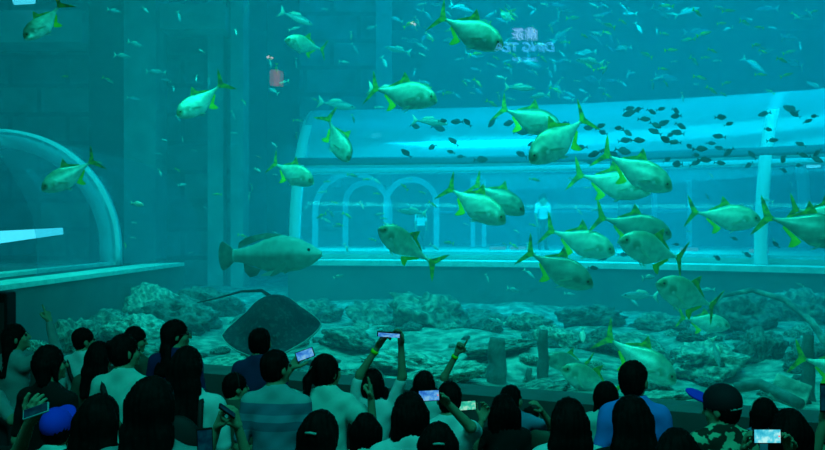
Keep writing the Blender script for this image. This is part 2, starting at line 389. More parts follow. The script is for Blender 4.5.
# the tube above is the glow of the water surface, made self-lit
# ---------------------------------------------------------------- fish
def fish_mat(name, back, side, belly, rough=.35, metal=.25, spots=(), stripes=None, z0=-.05, z1=.12):
    """counter-shaded fish skin in the fish's own coordinates; spots = (x, z, radius, colour)"""
    m, nt, N, L = new_mat(name)
    b = N['Principled BSDF']; b.inputs['Roughness'].default_value = rough; b.inputs['Metallic'].default_value = metal
    tc = N.new('ShaderNodeTexCoord'); sp = N.new('ShaderNodeSeparateXYZ'); L.new(tc.outputs['Object'], sp.inputs[0])
    mr = N.new('ShaderNodeMapRange'); mr.inputs[1].default_value = z0; mr.inputs[2].default_value = z1
    L.new(sp.outputs[2], mr.inputs[0])
    cr = N.new('ShaderNodeValToRGB'); e = cr.color_ramp.elements
    e[0].position = 0; e[0].color = (*belly, 1); e[1].position = 1; e[1].color = (*back, 1)
    x = e.new(.55); x.color = (*side, 1)
    L.new(mr.outputs[0], cr.inputs[0]); out = cr.outputs[0]
    nz = N.new('ShaderNodeTexNoise'); nz.inputs['Scale'].default_value = 14; nz.inputs['Detail'].default_value = 5
    L.new(tc.outputs['Object'], nz.inputs['Vector'])
    mm = N.new('ShaderNodeMapRange'); mm.inputs[1].default_value = .3; mm.inputs[2].default_value = .7; mm.inputs[3].default_value = .75; mm.inputs[4].default_value = 1.15
    L.new(nz.outputs['Fac'], mm.inputs[0])
    mu = N.new('ShaderNodeMix'); mu.data_type = 'RGBA'; mu.blend_type = 'MULTIPLY'; mu.inputs[0].default_value = 1
    L.new(out, mu.inputs[6]); L.new(mm.outputs[0], mu.inputs[7]); out = mu.outputs[2]
    for (sx, sz, rad, col) in spots:
        cb = N.new('ShaderNodeCombineXYZ'); L.new(sp.outputs[0], cb.inputs[0]); L.new(sp.outputs[2], cb.inputs[2])
        vd = N.new('ShaderNodeVectorMath'); vd.operation = 'DISTANCE'; vd.inputs[1].default_value = (sx, 0, sz)
        L.new(cb.outputs[0], vd.inputs[0])
        r2 = N.new('ShaderNodeMapRange'); r2.inputs[1].default_value = rad * .5; r2.inputs[2].default_value = rad; r2.inputs[3].default_value = 1; r2.inputs[4].default_value = 0
        L.new(vd.outputs['Value'], r2.inputs[0])
        m2 = N.new('ShaderNodeMix'); m2.data_type = 'RGBA'; m2.inputs[7].default_value = (*col, 1)
        L.new(r2.outputs[0], m2.inputs[0]); L.new(out, m2.inputs[6]); out = m2.outputs[2]
    if stripes:
        wv = N.new('ShaderNodeTexWave'); wv.bands_direction = stripes[0]; wv.inputs['Scale'].default_value = stripes[1]; wv.inputs['Distortion'].default_value = .6
        L.new(tc.outputs['Object'], wv.inputs['Vector'])
        m3 = N.new('ShaderNodeMix'); m3.data_type = 'RGBA'; m3.inputs[7].default_value = (*stripes[2], 1)
        L.new(wv.outputs['Fac'], m3.inputs[0]); L.new(out, m3.inputs[6]); out = m3.outputs[2]
    L.new(out, b.inputs['Base Color'])
    MATS[name] = m
    return m

def lerp_profile(tab, x):
    for i in range(len(tab) - 1):
        if tab[i][0] <= x <= tab[i + 1][0]:
            t = (x - tab[i][0]) / (tab[i + 1][0] - tab[i][0]); t = t * t * (3 - 2 * t) * .35 + t * .65
            return [tab[i][k] + (tab[i + 1][k] - tab[i][k]) * t for k in range(1, 4)]
    return tab[-1][1:]
def body_vf(tab, bend=0, nr=16, ns=30, x0=.5, x1=-.36):
    """tab rows: (s, top, bottom, halfwidth) s 0 snout .. 1 peduncle"""
    V = []; Fc = []
    for i in range(ns + 1):
        s = i / ns; s = s ** 1.25
        t, b_, w = lerp_profile(tab, s); x = x0 + (x1 - x0) * s
        yb = bend_y(x, bend); zc = (t + b_) / 2; h = (t - b_) / 2
        for k in range(nr):
            a = 2 * math.pi * k / nr; c, q = math.cos(a), math.sin(a)
            V.append((x, yb + w * c * (1 - .25 * abs(q)), zc + h * q))
    for i in range(ns):
        for k in range(nr):
            a = i * nr + k; b2 = i * nr + (k + 1) % nr; Fc.append((a, b2, b2 + nr, a + nr))
    Fc.append(tuple(range(nr))); Fc.append(tuple(reversed(range(ns * nr, (ns + 1) * nr))))
    return V, Fc
def bend_y(x, bend): return bend * max(0, .25 - x) ** 2
def fin_vf(outline, bend=0, th=.006, splay=0):
    """outline in x,z (closed); thin but solid fin, thickest at the first edge"""
    n = len(outline); V = []
    cx = sum(p[0] for p in outline) / n; cz = sum(p[1] for p in outline) / n
    for sgn in (-1, 1):
        for (x, z) in outline: V.append((x, bend_y(x, bend) + sgn * th * .35, z))
    V += [(cx, bend_y(cx, bend) - th, cz), (cx, bend_y(cx, bend) + th, cz)]
    Fc = []
    for i in range(n):
        j = (i + 1) % n
        Fc.append((i, j, n + j, n + i)); Fc.append((j, i, 2 * n)); Fc.append((n + i, n + j, 2 * n + 1))
    return V, Fc
def side_fin_vf(root, length, height, side, ang=35, droop=-25, th=.004, bend=0):
    """pectoral fin: leaf shape leaving the flank backwards"""
    n = 7; V = []; Fc = []
    a = R(ang); d = R(droop)
    ax = Vector((-math.cos(a) * math.cos(d), side * math.sin(a), math.sin(d))); up = Vector((0, side * .25, 1)).normalized()
    for s in (-1, 1):
        for i in range(n + 1):
            t = i / n; w = height * (.35 + 1.1 * t - 1.35 * t * t)
            p = Vector(root) + ax * length * t
            V.append(p + up * w * .5 + Vector((0, s * th, 0))); V.append(p - up * w * .5 + Vector((0, s * th, 0)))
    m_ = 2 * (n + 1)
    for i in range(n):
        k = 2 * i; Fc.append((k, k + 1, k + 3, k + 2)); Fc.append((m_ + k, m_ + k + 2, m_ + k + 3, m_ + k + 1))
        Fc.append((k, k + 2, m_ + k + 2, m_ + k)); Fc.append((k + 1, m_ + k + 1, m_ + k + 3, k + 3))
    Fc.append((0, m_, m_ + 1, 1)); Fc.append((m_ - 2, m_ - 1, 2 * m_ - 1, 2 * m_ - 2))
    return V, Fc
def sphere_vf(c, r, nu=10, nv=6, sy=1):
    V = []; Fc = []
    V.append((c[0], c[1], c[2] + r))
    for j in range(1, nv):
        for i in range(nu):
            t = math.pi * j / nv; a = 2 * math.pi * i / nu
            V.append((c[0] + r * math.sin(t) * math.cos(a), c[1] + r * sy * math.sin(t) * math.sin(a), c[2] + r * math.cos(t)))
    V.append((c[0], c[1], c[2] - r))
    for i in range(nu): Fc.append((0, 1 + i, 1 + (i + 1) % nu))
    for j in range(nv - 2):
        for i in range(nu):
            a = 1 + j * nu + i; b2 = 1 + j * nu + (i + 1) % nu; Fc.append((a, a + nu, b2 + nu, b2))
    k = len(V) - 1
    for i in range(nu): Fc.append((k, k - nu + (i + 1) % nu, k - nu + i))
    return V, Fc

M_trev = fish_mat('trevally_skin', (.16, .42, .22), (.50, .90, .72), (.88, 1, .94), spots=[(.29, .0, .065, (.24, .52, .36)), (.27, -.035, .030, (.85, 1, .9)), (.44, .03, .075, (.16, .34, .18))], z0=-.20, z1=.20)
M_trev2 = fish_mat('trevally_skin_dark', (.08, .26, .16), (.22, .52, .42), (.50, .82, .70), spots=[(.29, .0, .06, (.13, .34, .25)), (.44, .04, .06, (.08, .2, .1))], z0=-.20, z1=.20)
M_yfin = pmat('yellow_fin', (.34, .62, .02), .5, noise_scale=9, color2=(.62, .95, .03))
M_gfin = pmat('olive_fin', (.05, .20, .07), .5, noise_scale=12, color2=(.40, .75, .06))
M_pfin = pmat('pale_fin', (.55, .85, .65), .5)
M_eye = pmat('fish_eye', (.01, .015, .012), .2, spec=.6)
M_eyer = pmat('fish_eye_ring', (.45, .60, .30), .3)
TREV = [(0, .008, -.022, .006), (.03, .050, -.050, .025), (.09, .105, -.095, .046), (.20, .160, -.145, .064), (.36, .188, -.182, .070), (.50, .178, -.188, .062),
        (.62, .130, -.148, .046), (.76, .074, -.084, .030), (.90, .030, -.034, .014), (1, .016, -.016, .009)]
def trev_parts(bend, skin):
    P = []
    P.append(('body', body_vf(TREV, bend), skin, True))
    P.append(('tail_fin', fin_vf([(-.33, .014), (-.375, .035), (-.43, .105), (-.475, .175), (-.53, .235), (-.505, .15), (-.46, .06), (-.43, .0), (-.46, -.06), (-.505, -.15), (-.53, -.235), (-.475, -.175), (-.43, -.105), (-.375, -.035), (-.33, -.014)], bend, .008), M_gfin, False))
    P.append(('dorsal_fin', fin_vf([(.06, .175), (.035, .205), (-.005, .245), (-.055, .285), (-.04, .24), (-.04, .205), (-.07, .165), (-.15, .105), (-.22, .064), (-.21, .05), (-.05, .13)], bend, .006), M_gfin, False))
    P.append(('anal_fin', fin_vf([(-.02, -.17), (-.045, -.215), (-.09, -.255), (-.135, -.265), (-.105, -.225), (-.11, -.185), (-.15, -.135), (-.24, -.070), (-.23, -.045), (-.10, -.12)], bend, .009), M_yfin, False))
    for sd in (-1, 1):
        P.append(('pectoral_fin', side_fin_vf((.23, sd * .060, -.035), .16, .055, sd, 22, -32), M_pfin, False))
        P.append(('pelvic_fin', side_fin_vf((.17, sd * .022, -.165), .10, .04, sd, 15, -38), M_pfin, False))
        P.append(('eye', sphere_vf((.418, sd * .040, .028), .015, sy=.5), M_eye, True))
    return P
FISH_ME = {}
def fish_meshes(kind, var, parts_fn):
    key = (kind, var)
    if key not in FISH_ME:
        FISH_ME[key] = [(n_, mesh_from(kind + '_' + n_, vf[0], vf[1], mt, smooth=sm)) for n_, vf, mt, sm in parts_fn()]
    return FISH_ME[key]
def orient(snout, tail, D, yaw, flip=False, roll=0):
    """place by where the fish's snout and tail appear at distance D; yaw>0: snout nearer to the hall"""
    sx, sy = snout; tx, ty = tail
    cx, cy_ = (sx + tx) / 2, (sy + ty) / 2
    dx, dz = (sx - tx) * D / F, -(sy - ty) * D / F
    l = math.hypot(dx, dz); Ln = l / math.cos(R(yaw))
    q = Vector((dx / l, 0, dz / l)); f = (q * math.cos(R(yaw)) + Vector((0, -math.sin(R(yaw)), 0))).normalized()
    up = Vector((-q.z, 0, q.x)) if q.x > 0 else Vector((q.z, 0, -q.x))
    up = (up - f * up.dot(f)).normalized()
    side = up.cross(f)
    M = Matrix((f, side, up)).transposed()
    if roll: M = M @ Matrix.Rotation(R(roll), 3, 'X')
    M4 = M.to_4x4(); M4.translation = W(cx, cy_, D)
    return M4 @ Matrix.Scale(Ln, 4), Ln
def put_fish(kind, label, cat, meshes, Mx, group=None):
    o = thing(kind, label, cat, group=group); o.matrix_world = Mx
    for n_, me in meshes:
        c = bpy.data.objects.new(n_, me); COL.objects.link(c); c.parent = o
    return o
TR_LIST = [  # snout, tail, D, yaw, bend, skin, label
 ((32, 43), (57, 3), 9.6, 35, .3, 0, 'silver trevally diving steeply at the top left corner, yellow anal fin'),
 ((286, 42), (327, 48), 11.5, 25, -.3, 0, 'small trevally swimming leftward below the top edge, left of the middle'),
 ((182, 119), (219, 85), 10.2, 35, .4, 0, 'trevally heading down and left in front of the dim block wall'),
 ((47, 191), (92, 159), 10.5, 25, .2, 0, 'trevally crossing the grey rib of the left arched tunnel'),
 ((315, 184), (267, 160), 11.0, 20, .2, 0, 'small trevally just above the big grouper, heading right'),
 ((349, 163), (327, 117), 10.6, 25, -.3, 1, 'darker trevally diving over the left end of the long tunnel'),
 ((437, 103), (366, 83), 9.6, 20, .2, 0, 'trevally with a pale smooth back above the tunnel roof, left of the middle'),
 ((502, 50), (435, 10), 8.9, 15, .2, 0, 'big trevally at the top beside the reflected sign'),
 ((560, 133), (498, 103), 9.8, 20, .2, 1, 'trevally whose head is hidden behind the brighter diving one'),
 ((528, 163), (594, 112), 8.9, 15, -.2, 0, 'bright trevally heading down-left over the tunnel roof'),
 ((504, 223), (444, 183), 9.3, 20, .2, 0, 'front trevally of the close pair before the tunnel visitors'),
 ((523, 214), (472, 180), 10.3, 20, .2, 1, 'dark rear trevally of the close pair before the tunnel visitors'),
 ((379, 228), (432, 262), 9.4, 25, .5, 0, 'trevally right of the big grouper, swimming up-left above the platform edge'),
 ((669, 190), (602, 150), 9.2, 15, .1, 0, 'front one of the two overlapping trevallies below the dark school'),
 ((648, 193), (574, 172), 10.2, 15, .1, 0, 'rear one of the two overlapping trevallies below the dark school'),
 ((758, 221), (690, 212), 9.7, 15, -.2, 0, 'trevally swimming level between the paired ones and the bright tunnel rib'),
 ((613, 253), (545, 228), 10.2, 15, .2, 0, 'trevally touching snouts with the left-facing one, right of the white shirt'),
 ((670, 236), (596, 216), 10.0, 10, .1, 1, 'dark-backed trevally just above the left-facing one with a green tail'),
 ((616, 240), (695, 261), 8.9, 15, -.3, 0, 'left-facing trevally with a green tail, right of the middle at the walkway edge'),
 ((653, 282), (728, 311), 8.7, 15, -.3, 0, 'left-facing trevally lower right, below the platform edge'),
 ((591, 286), (524, 250), 9.2, 15, .2, 1, 'trevally heading down-right across the platform edge near the middle'),
 ((852, 240), (764, 214), 8.2, 10, .2, 1, 'large dark trevally cut by the right edge with a broad tail'),
 ((856, 222), (792, 208), 9.0, 10, .1, 0, 'trevally behind the large dark one at the right edge'),
 ((560, 367), (622, 396), 8.3, 10, -.1, 0, 'pale trevally low down between the dark posts and the man in blue'),
 ((543, 358), (594, 366), 9.6, 10, -.2, 1, 'faint trevally behind the pale one low in the tank'),
 ((673, 381), (605, 335), 8.2, 15, .2, 0, 'big trevally diving to the right above the man in the blue shirt'),
 ((874, 378), (800, 358), 7.8, 10, .3, 0, 'pale trevally cut by the right edge low in the tank'),
 ((728, 326), (680, 318), 10.5, 15, .1, 0, 'ghostly pale trevally below the left-facing one at lower right'),
 ((502, 22), (512, 8), 12.0, 62, 0, 0, 'small round fish facing the hall above the reflected sign'),
]
for sn, tl, D, yaw, bend, sk, lab in TR_LIST:
    Mx, Ln = orient(sn, tl, D, yaw, roll=random.uniform(-6, 6))
    meshes = fish_meshes('trevally', (round(bend, 1), sk), lambda: trev_parts(bend, M_trev2 if sk else M_trev))
    put_fish('trevally', lab, 'fish', meshes, Mx)

# ---- grouper
M_grp = fish_mat('grouper_skin', (.12, .34, .30), (.25, .56, .50), (.42, .74, .65), rough=.6, metal=.0, z0=-.2, z1=.2)
M_gfin2 = pmat('grouper_fin', (.08, .26, .22), .7, noise_scale=14, color2=(.18, .42, .36))
M_gfin3 = pmat('grouper_pale_fin', (.40, .75, .68), .6)
GRP = [(0, .005, -.035, .02), (.04, .035, -.065, .045), (.12, .080, -.110, .075), (.25, .135, -.150, .095), (.42, .170, -.165, .095), (.60, .140, -.150, .075),
       (.78, .085, -.095, .045), (.92, .060, -.062, .022), (1, .058, -.058, .014)]
def grp_parts():
    P = [('body', body_vf(GRP, .15, nr=20, ns=36, x1=-.36), M_grp, True)]
    P.append(('tail_fin', fin_vf([(-.34, .05), (-.40, .10), (-.46, .135), (-.49, .11), (-.505, .05), (-.51, .0), (-.505, -.05), (-.49, -.11), (-.46, -.135), (-.40, -.10), (-.34, -.05)], .15, .012), M_gfin2, False))
    P.append(('dorsal_fin', fin_vf([(.22, .13), (.12, .175), (.0, .192), (-.12, .178), (-.22, .155), (-.29, .115), (-.30, .06), (-.15, .11), (0, .155), (.12, .145)], .15, .010), M_gfin2, False))
    P.append(('anal_fin', fin_vf([(-.08, -.13), (-.12, -.185), (-.19, -.20), (-.24, -.15), (-.25, -.07), (-.15, -.11)], .15, .010), M_gfin2, False))
    for sd in (-1, 1):
        P.append(('pectoral_fin', side_fin_vf((.20, sd * .085, -.085), .17, .11, sd, 30, -35), M_gfin2, False))
        P.append(('pelvic_fin', side_fin_vf((.10, sd * .04, -.15), .15, .07, sd, 15, -12), M_gfin3, False))
        P.append(('eye', sphere_vf((.40, sd * .058, .030), .014, sy=.6), M_eye, True))
    P.append(('mouth', tube_vf([(.502, 0, -.028), (.482, .030, -.036), (.45, .052, -.05)], .006, 6), M_gfin2, True))
    return P
Mx, Ln = orient((323, 252), (213, 257), 10.4, 12)
put_fish('grouper', 'huge grey-green grouper gliding rightward below the tunnel, the bulkiest fish', 'fish', fish_meshes('grouper', 0, grp_parts), Mx)

# ---- stingray: broad diamond disc with a thin tail
M_ray = pmat('ray_back', (.008, .022, .03), .8, noise_scale=22, color2=(.03, .07, .07), detail=2, lo=.52, hi=.66, spec=.1)
M_rayb = pmat('ray_flank', (.10, .22, .20), .8, noise_scale=16, color2=(.26, .44, .38), detail=6, lo=.45, hi=.6)
M_raym = pmat('ray_margin', (.25, .45, .40), .6)
def ray_disc():
    V = []; Fc = []; na = 64; nr = 10; mat = []
    def outline(a):
        c, s = math.cos(a), math.sin(a)
        r = 1 / (abs(c) ** 1.35 / .52 ** 1.35 + abs(s) ** 1.35 / .58 ** 1.35) ** (1 / 1.35)
        return r
    for side in (1, -1):
        for j in range(nr + 1):
            t = j / nr
            for i in range(na):
                a = 2 * math.pi * i / na; r = outline(a) * t; x, y = r * math.cos(a), r * math.sin(a)
                core = max(0, 1 - math.hypot((x + .10) / .46, y / .36)) ** .8
                z = side * (.012 + .020 * (1 - t)) + side * .33 * core * (1 if side > 0 else .25) - .20 * abs(y) ** 2.0 + .35 * max(0, abs(y) - .40) ** 1.5
                V.append((x, y, z))
    q = (nr + 1) * na
    for s_, off in ((1, 0), (-1, q)):
        for j in range(nr):
            for i in range(na):
                a, b2 = off + j * na + i, off + j * na + (i + 1) % na
                f_ = (a, a + na, b2 + na, b2); Fc.append(f_ if s_ > 0 else tuple(reversed(f_)))
                mat.append(0 if s_ > 0 else 1)
    for i in range(na):
        a, b2 = nr * na + i, nr * na + (i + 1) % na; Fc.append((a, q + a, q + b2, b2)); mat.append(2)
    return V, Fc, mat
ray = thing('stingray', 'large dark stingray with spread wings hovering over the gravel, lower left', 'stingray')
v, f, mt = ray_disc(); obj('body', v, f, [M_ray, M_rayb, M_raym], ray, True, mt)
v, f = tube_vf([(-.48, 0, .03), (-.62, -.15, .06), (-.66, -.40, .05), (-.62, -.70, .02), (-.60, -.95, .0)], [.028, .020, .014, .010, .006], 8); obj('tail', v, f, M_ray, ray, True)
_r = [mv for mv in ray_disc()[0][10 * 64:11 * 64]]
v, f = tube_vf(_r[36:] + _r[:28], .006, 6); obj('wing_edge', v, f, M_raym, ray, True)
for sd in (-1, 1):
    v, f = sphere_vf((.28, sd * .075, .115), .028); obj('eye', v, f, M_eye, ray, True)
    v, f = fin_vf([(-.42, sd * .02 + 0), (-.50, .03), (-.56, .05), (-.55, -.01)], 0, .02)
    v = [(a, sd * .09 + c * .6, b_ * .2) for a, b_, c in v]; obj('pelvic_fin', v, f, M_ray, ray, False)
# its back leans towards the hall, head to the upper right
fwd = Vector((.05, -.75, -.55)).normalized(); upv = Vector((-.10, -.62, .78)); upv = (upv - fwd * upv.dot(fwd)).normalized()
mw = Matrix((fwd, upv.cross(fwd), upv)).transposed().to_4x4(); mw.translation = W(271, 328, 10.4)
ray.matrix_world = mw @ Matrix.Scale(1.02, 4)

# ---- small fish, one mesh each
M_s1 = fish_mat('fusilier_skin', (.15, .35, .06), (.22, .48, .30), (.5, .75, .6), z0=-.12, z1=.12, metal=.1)
M_s2 = fish_mat('silver_skin', (.15, .38, .40), (.35, .65, .66), (.6, .85, .85), z0=-.15, z1=.15, metal=.2)
M_s3 = fish_mat('dark_skin', (.01, .05, .07), (.02, .08, .10), (.05, .14, .14), z0=-.15, z1=.15, metal=0, rough=.6)
M_s4 = fish_mat('pale_disc_skin', (.75, .95, .75), (.85, 1, .85), (.9, 1, .9), z0=-.2, z1=.2, metal=.1)
SLIM = [(0, .006, -.008, .004), (.08, .05, -.045, .025), (.3, .105, -.095, .045), (.5, .11, -.105, .045), (.75, .06, -.06, .025), (.93, .025, -.025, .010), (1, .02, -.02, .008)]
OVAL = [(0, .01, -.015, .006), (.07, .08, -.07, .03), (.25, .17, -.16, .05), (.5, .20, -.195, .055), (.75, .125, -.125, .03), (.93, .035, -.035, .010), (1, .03, -.03, .008)]
TAILF = [(-.34, .018), (-.42, .09), (-.52, .17), (-.455, .0), (-.52, -.17), (-.42, -.09), (-.34, -.018)]
def small_me(name, prof, m1, m2, dors):
    bv = body_vf(prof, .0, nr=10, ns=14); t = fin_vf(TAILF, 0, .010)
    top = max(r[1] for r in prof)
    d = fin_vf([(.15, top * .8), (.05, top + dors), (-.15, top * .75 + dors), (-.25, top * .45), (-.1, top * .5)], 0, .008)
    e = sphere_vf((.40, .022, .025), .022, 8, 5); e2 = sphere_vf((.40, -.022, .025), .022, 8, 5)
    v, f = merge(bv, t, d, e, e2)
    fm = [0] * len(bv[1]) + [1] * (len(t[1]) + len(d[1])) + [2] * (len(e[1]) + len(e2[1]))
    return mesh_from(name, v, f, [m1, m2, M_eye], fm)
ME1 = small_me('fusilier', SLIM, M_s1, M_yfin, .04); ME2 = small_me('silver_fish', SLIM, M_s2, M_pfin, .03)
ME3 = small_me('surgeonfish', OVAL, M_s3, pmat('dark_fin', (.02, .07, .08), .6), .04); ME4 = small_me('butterflyfish', OVAL, M_s4, M_pfin, .03)
ME5 = small_me('jackfish', SLIM, fish_mat('jack_skin', (.12, .32, .32), (.22, .50, .48), (.38, .65, .62), z0=-.12, z1=.12, metal=.1), M_pfin, .05)
rs = random.Random(23)
def small(me, name, label, cat, group, px, py, D, lpx, ang, yaw):
    a = R(ang); dx, dy = math.cos(a) * lpx / 2, math.sin(a) * lpx / 2
    Mx, Ln = orient((px + dx, py + dy), (px - dx, py - dy), D, yaw)
    o = bpy.data.objects.new(name, me); COL.objects.link(o); tag(o, label, cat, group); o.matrix_world = Mx
def school(me, name, label, group, n, box, Dr, lr, angs, yawmax=40, mind=0, avoid=None):
    n = int(n * 1.0)
    k = 0; tries = 0; pts = []
    while k < n and tries < 6000:
        tries += 1
        px = rs.uniform(box[0], box[2]); py = rs.uniform(box[1], box[3])
        if any(abs(px - a) < mind and abs(py - b_) < mind * .6 for a, b_ in pts): continue
        pts.append((px, py))
        base = rs.choice(angs)
        small(me, name, label, 'fish', group, px, py, rs.uniform(*Dr), rs.uniform(*lr), base + rs.gauss(0, 18), rs.uniform(-yawmax, yawmax)); k += 1
school(ME3, 'surgeonfish', 'small dark fish of the school in front of the bright tunnel roof at right', 'dark fish over the right tunnel roof', 44, (592, 108, 730, 166), (10.5, 14), (9, 15), (20, 160, 200, -20), mind=7)
school(ME3, 'surgeonfish', 'small dark fish near the bright tunnel rib', 'dark fish by the tunnel rib', 16, (735, 108, 822, 172), (10.5, 14), (9, 14), (20, 150, 200), mind=8)
school(ME3, 'surgeonfish', 'small dark fish over the left half of the long tunnel roof', 'dark fish over the left tunnel roof', 26, (400, 118, 590, 165), (11, 15), (9, 15), (15, 160, 200), mind=8)
school(ME1, 'fusilier', 'small yellow-tailed fish in the blue water at the upper right', 'yellow-tailed fish at the upper right', 30, (618, 4, 822, 98), (11, 16), (8, 15), (0, 10, 190, 30), mind=10)
school(ME2, 'silver_fish', 'small pale fish in the blue water at the upper right', 'pale fish at the upper right', 20, (618, 4, 822, 98), (13, 19), (6, 12), (0, 60, 190, 100), mind=10)
school(ME2, 'silver_fish', 'small silvery fish in the blue water above the middle of the tunnel', 'silvery fish above mid tunnel', 50, (405, 4, 615, 100), (12, 19), (6, 13), (20, 200, 160, 60), mind=8)
school(ME2, 'silver_fish', 'faint distant fish high in the middle of the tank', 'faint distant fish', 55, (412, 2, 640, 104), (17, 24), (8, 15), (20, 200, 160, 60), mind=7)
school(ME5, 'jackfish', 'hazy mid-sized fish behind the tunnel', 'hazy fish far behind', 22, (400, 4, 820, 98), (18, 24), (16, 26), (5, 190, 20), mind=22)
school(ME2, 'silver_fish', 'faint pale fish inside the view of the clear tunnel side', 'faint fish seen through the tunnel', 34, (320, 175, 800, 250), (13, 15.5), (6, 12), (10, 200, 60), mind=10)
school(ME1, 'fusilier', 'small green-gold fish in the blue water above the middle of the tunnel', 'green-gold fish above mid tunnel', 26, (405, 10, 615, 105), (11, 16), (7, 14), (10, 200, 30), mind=9)
school(ME2, 'silver_fish', 'small pale fish in front of the dim walls at upper left', 'pale fish before the walls', 26, (120, 5, 400, 120), (12, 19), (7, 14), (10, 200, 80), mind=12)
school(ME1, 'fusilier', 'small greenish fish in front of the dim walls at the left', 'greenish fish at the left', 14, (60, 60, 400, 250), (11, 17), (6, 11), (10, 200, 50), mind=14)
school(ME2, 'silver_fish', 'tiny pale fish between the left tunnel and the long tunnel', 'tiny pale fish between the tunnels', 20, (130, 130, 300, 255), (11, 18), (5, 9), (10, 200, 80), mind=12)
school(ME1, 'fusilier', 'small fish in front of the tunnel side panels', 'fish before the tunnel side', 22, (310, 172, 560, 252), (12, 15), (7, 12), (5, 190, 20), mind=12)
school(ME3, 'surgeonfish', 'small dark fish low before the walkway', 'dark fish before the walkway', 10, (560, 235, 790, 262), (11, 14), (7, 11), (5, 190), mind=14)
school(ME5, 'jackfish', 'small pale fish among the reef rocks low in the tank', 'pale fish among the reef rocks', 18, (330, 270, 800, 350), (11, 14), (9, 18), (5, 190, 30), mind=20)
for px, py, D, l, a, lab in [(398, 50, 15, 26, 190, 'faint mid-sized fish left of the reflected red panel glow'), (590, 62, 14, 30, 185, 'pale mid-sized fish right of the reflected sign'),
      (520, 88, 13, 30, 5, 'mid-sized silvery fish just above the tunnel roof, below the reflected sign'), (430, 122, 13, 36, 8, 'mid-sized greenish fish over the left tunnel roof'),
      (540, 96, 14, 22, 170, 'mid-sized pale fish right above the bright diving trevally'), (135, 44, 15, 18, 20, 'pale fish before the light pillar, upper of two'),
      (122, 56, 15, 18, 10, 'pale fish before the light pillar, lower of two'), (114, 11, 16, 16, 15, 'pale fish at the top of the light pillar'),
      (154, 72, 17, 18, 5, 'faint pale fish right of the light pillar'), (390, 92, 12, 46, 12, 'blurred large fish behind the pale-backed trevally'),
      (337, 105, 15, 40, 12, 'blurred pale fish above the left end of the long tunnel'), (296, 18, 14, 38, 25, 'blurred large pale fish above the small left-facing trevally'),
      (412, 212, 15, 30, 185, 'pale fish level with the tunnel visitor near the left arch'), (640, 296, 12.5, 40, 182, 'grey mid-sized fish before the dark platform wall'),
      (716, 352, 9.5, 30, 80, 'dim upright fish low in front of the reef')]:
    small(ME5, 'jackfish', lab, 'fish', None, px, py, D, l, a, 15)
small(ME4, 'butterflyfish', 'lone pale oval fish between the left tunnel rib and the grouper', 'fish', None, 137, 204, 11, 14, 10, 10)
small(ME4, 'butterflyfish', 'small white upright fish in front of the reef right of the dark posts', 'fish', None, 583, 335, 9.5, 15, 95, 20)
small(ME3, 'surgeonfish', 'lone dark round fish on the platform edge by the overlapping snouts', 'fish', None, 593, 268, 10.5, 10, 5, 20)
# ---------------------------------------------------------------- reef
def rock_me(name, seed, mat, flat=.6, rough=.35, sub=4):
    bm = bmesh.new(); bmesh.ops.create_icosphere(bm, subdivisions=sub, radius=1)
    o = Vector((seed * 7.3, seed * 3.1, seed))
    for v in bm.verts:
        n1 = noise.noise(v.co * 1.1 + o); n2 = noise.noise(v.co * 2.7 + o * 2); n3 = noise.noise(v.co * 7 + o * 3)
        v.co *= 1 + rough * n1 + rough * .7 * (.3 - abs(n2) * 1.6) + rough * .45 * n3 + rough * .25 * noise.noise(v.co * 15 + o)
        v.co.z *= flat
    me = bpy.data.meshes.new(name); bm.to_mesh(me); bm.free()
    me.polygons.foreach_set('use_smooth', [True] * len(me.polygons)); me.materials.append(mat); return me
M_rk1 = pmat('reef_rock', (.05, .13, .12), .95, noise_scale=5, color2=(.32, .52, .42), bump=1, detail=9, lo=.40, hi=.70)
M_rk2 = pmat('reef_rock_dark', (.03, .08, .08), .95, noise_scale=6, color2=(.16, .32, .28), bump=1, detail=9)
M_rk3 = pmat('reef_rock_pale', (.12, .25, .21), .95, noise_scale=6, color2=(.50, .72, .58), bump=1, detail=9, lo=.4, hi=.65)
RK = [rock_me('rock', i, [M_rk1, M_rk2, M_rk3][i % 3], .55 + .1 * (i % 3), .45) for i in range(9)]
rr = random.Random(5)
def rock(px, py, D, w, mi, label, group=None, hz=1.0):
    p = W(px, py, D); s = w / 2 * D / F * .78; hz *= .8; p.z = min(p.z, seabed_z(p.x, p.y) + s * hz * .35)
    o = link('rock', RK[mi]); o.location = p; o.scale = (s, s * rr.uniform(.7, 1.1), s * hz); o.rotation_euler = (rr.uniform(-.2, .2), rr.uniform(-.2, .2), rr.uniform(0, 6.28))
    tag(o, label, 'rock', group)
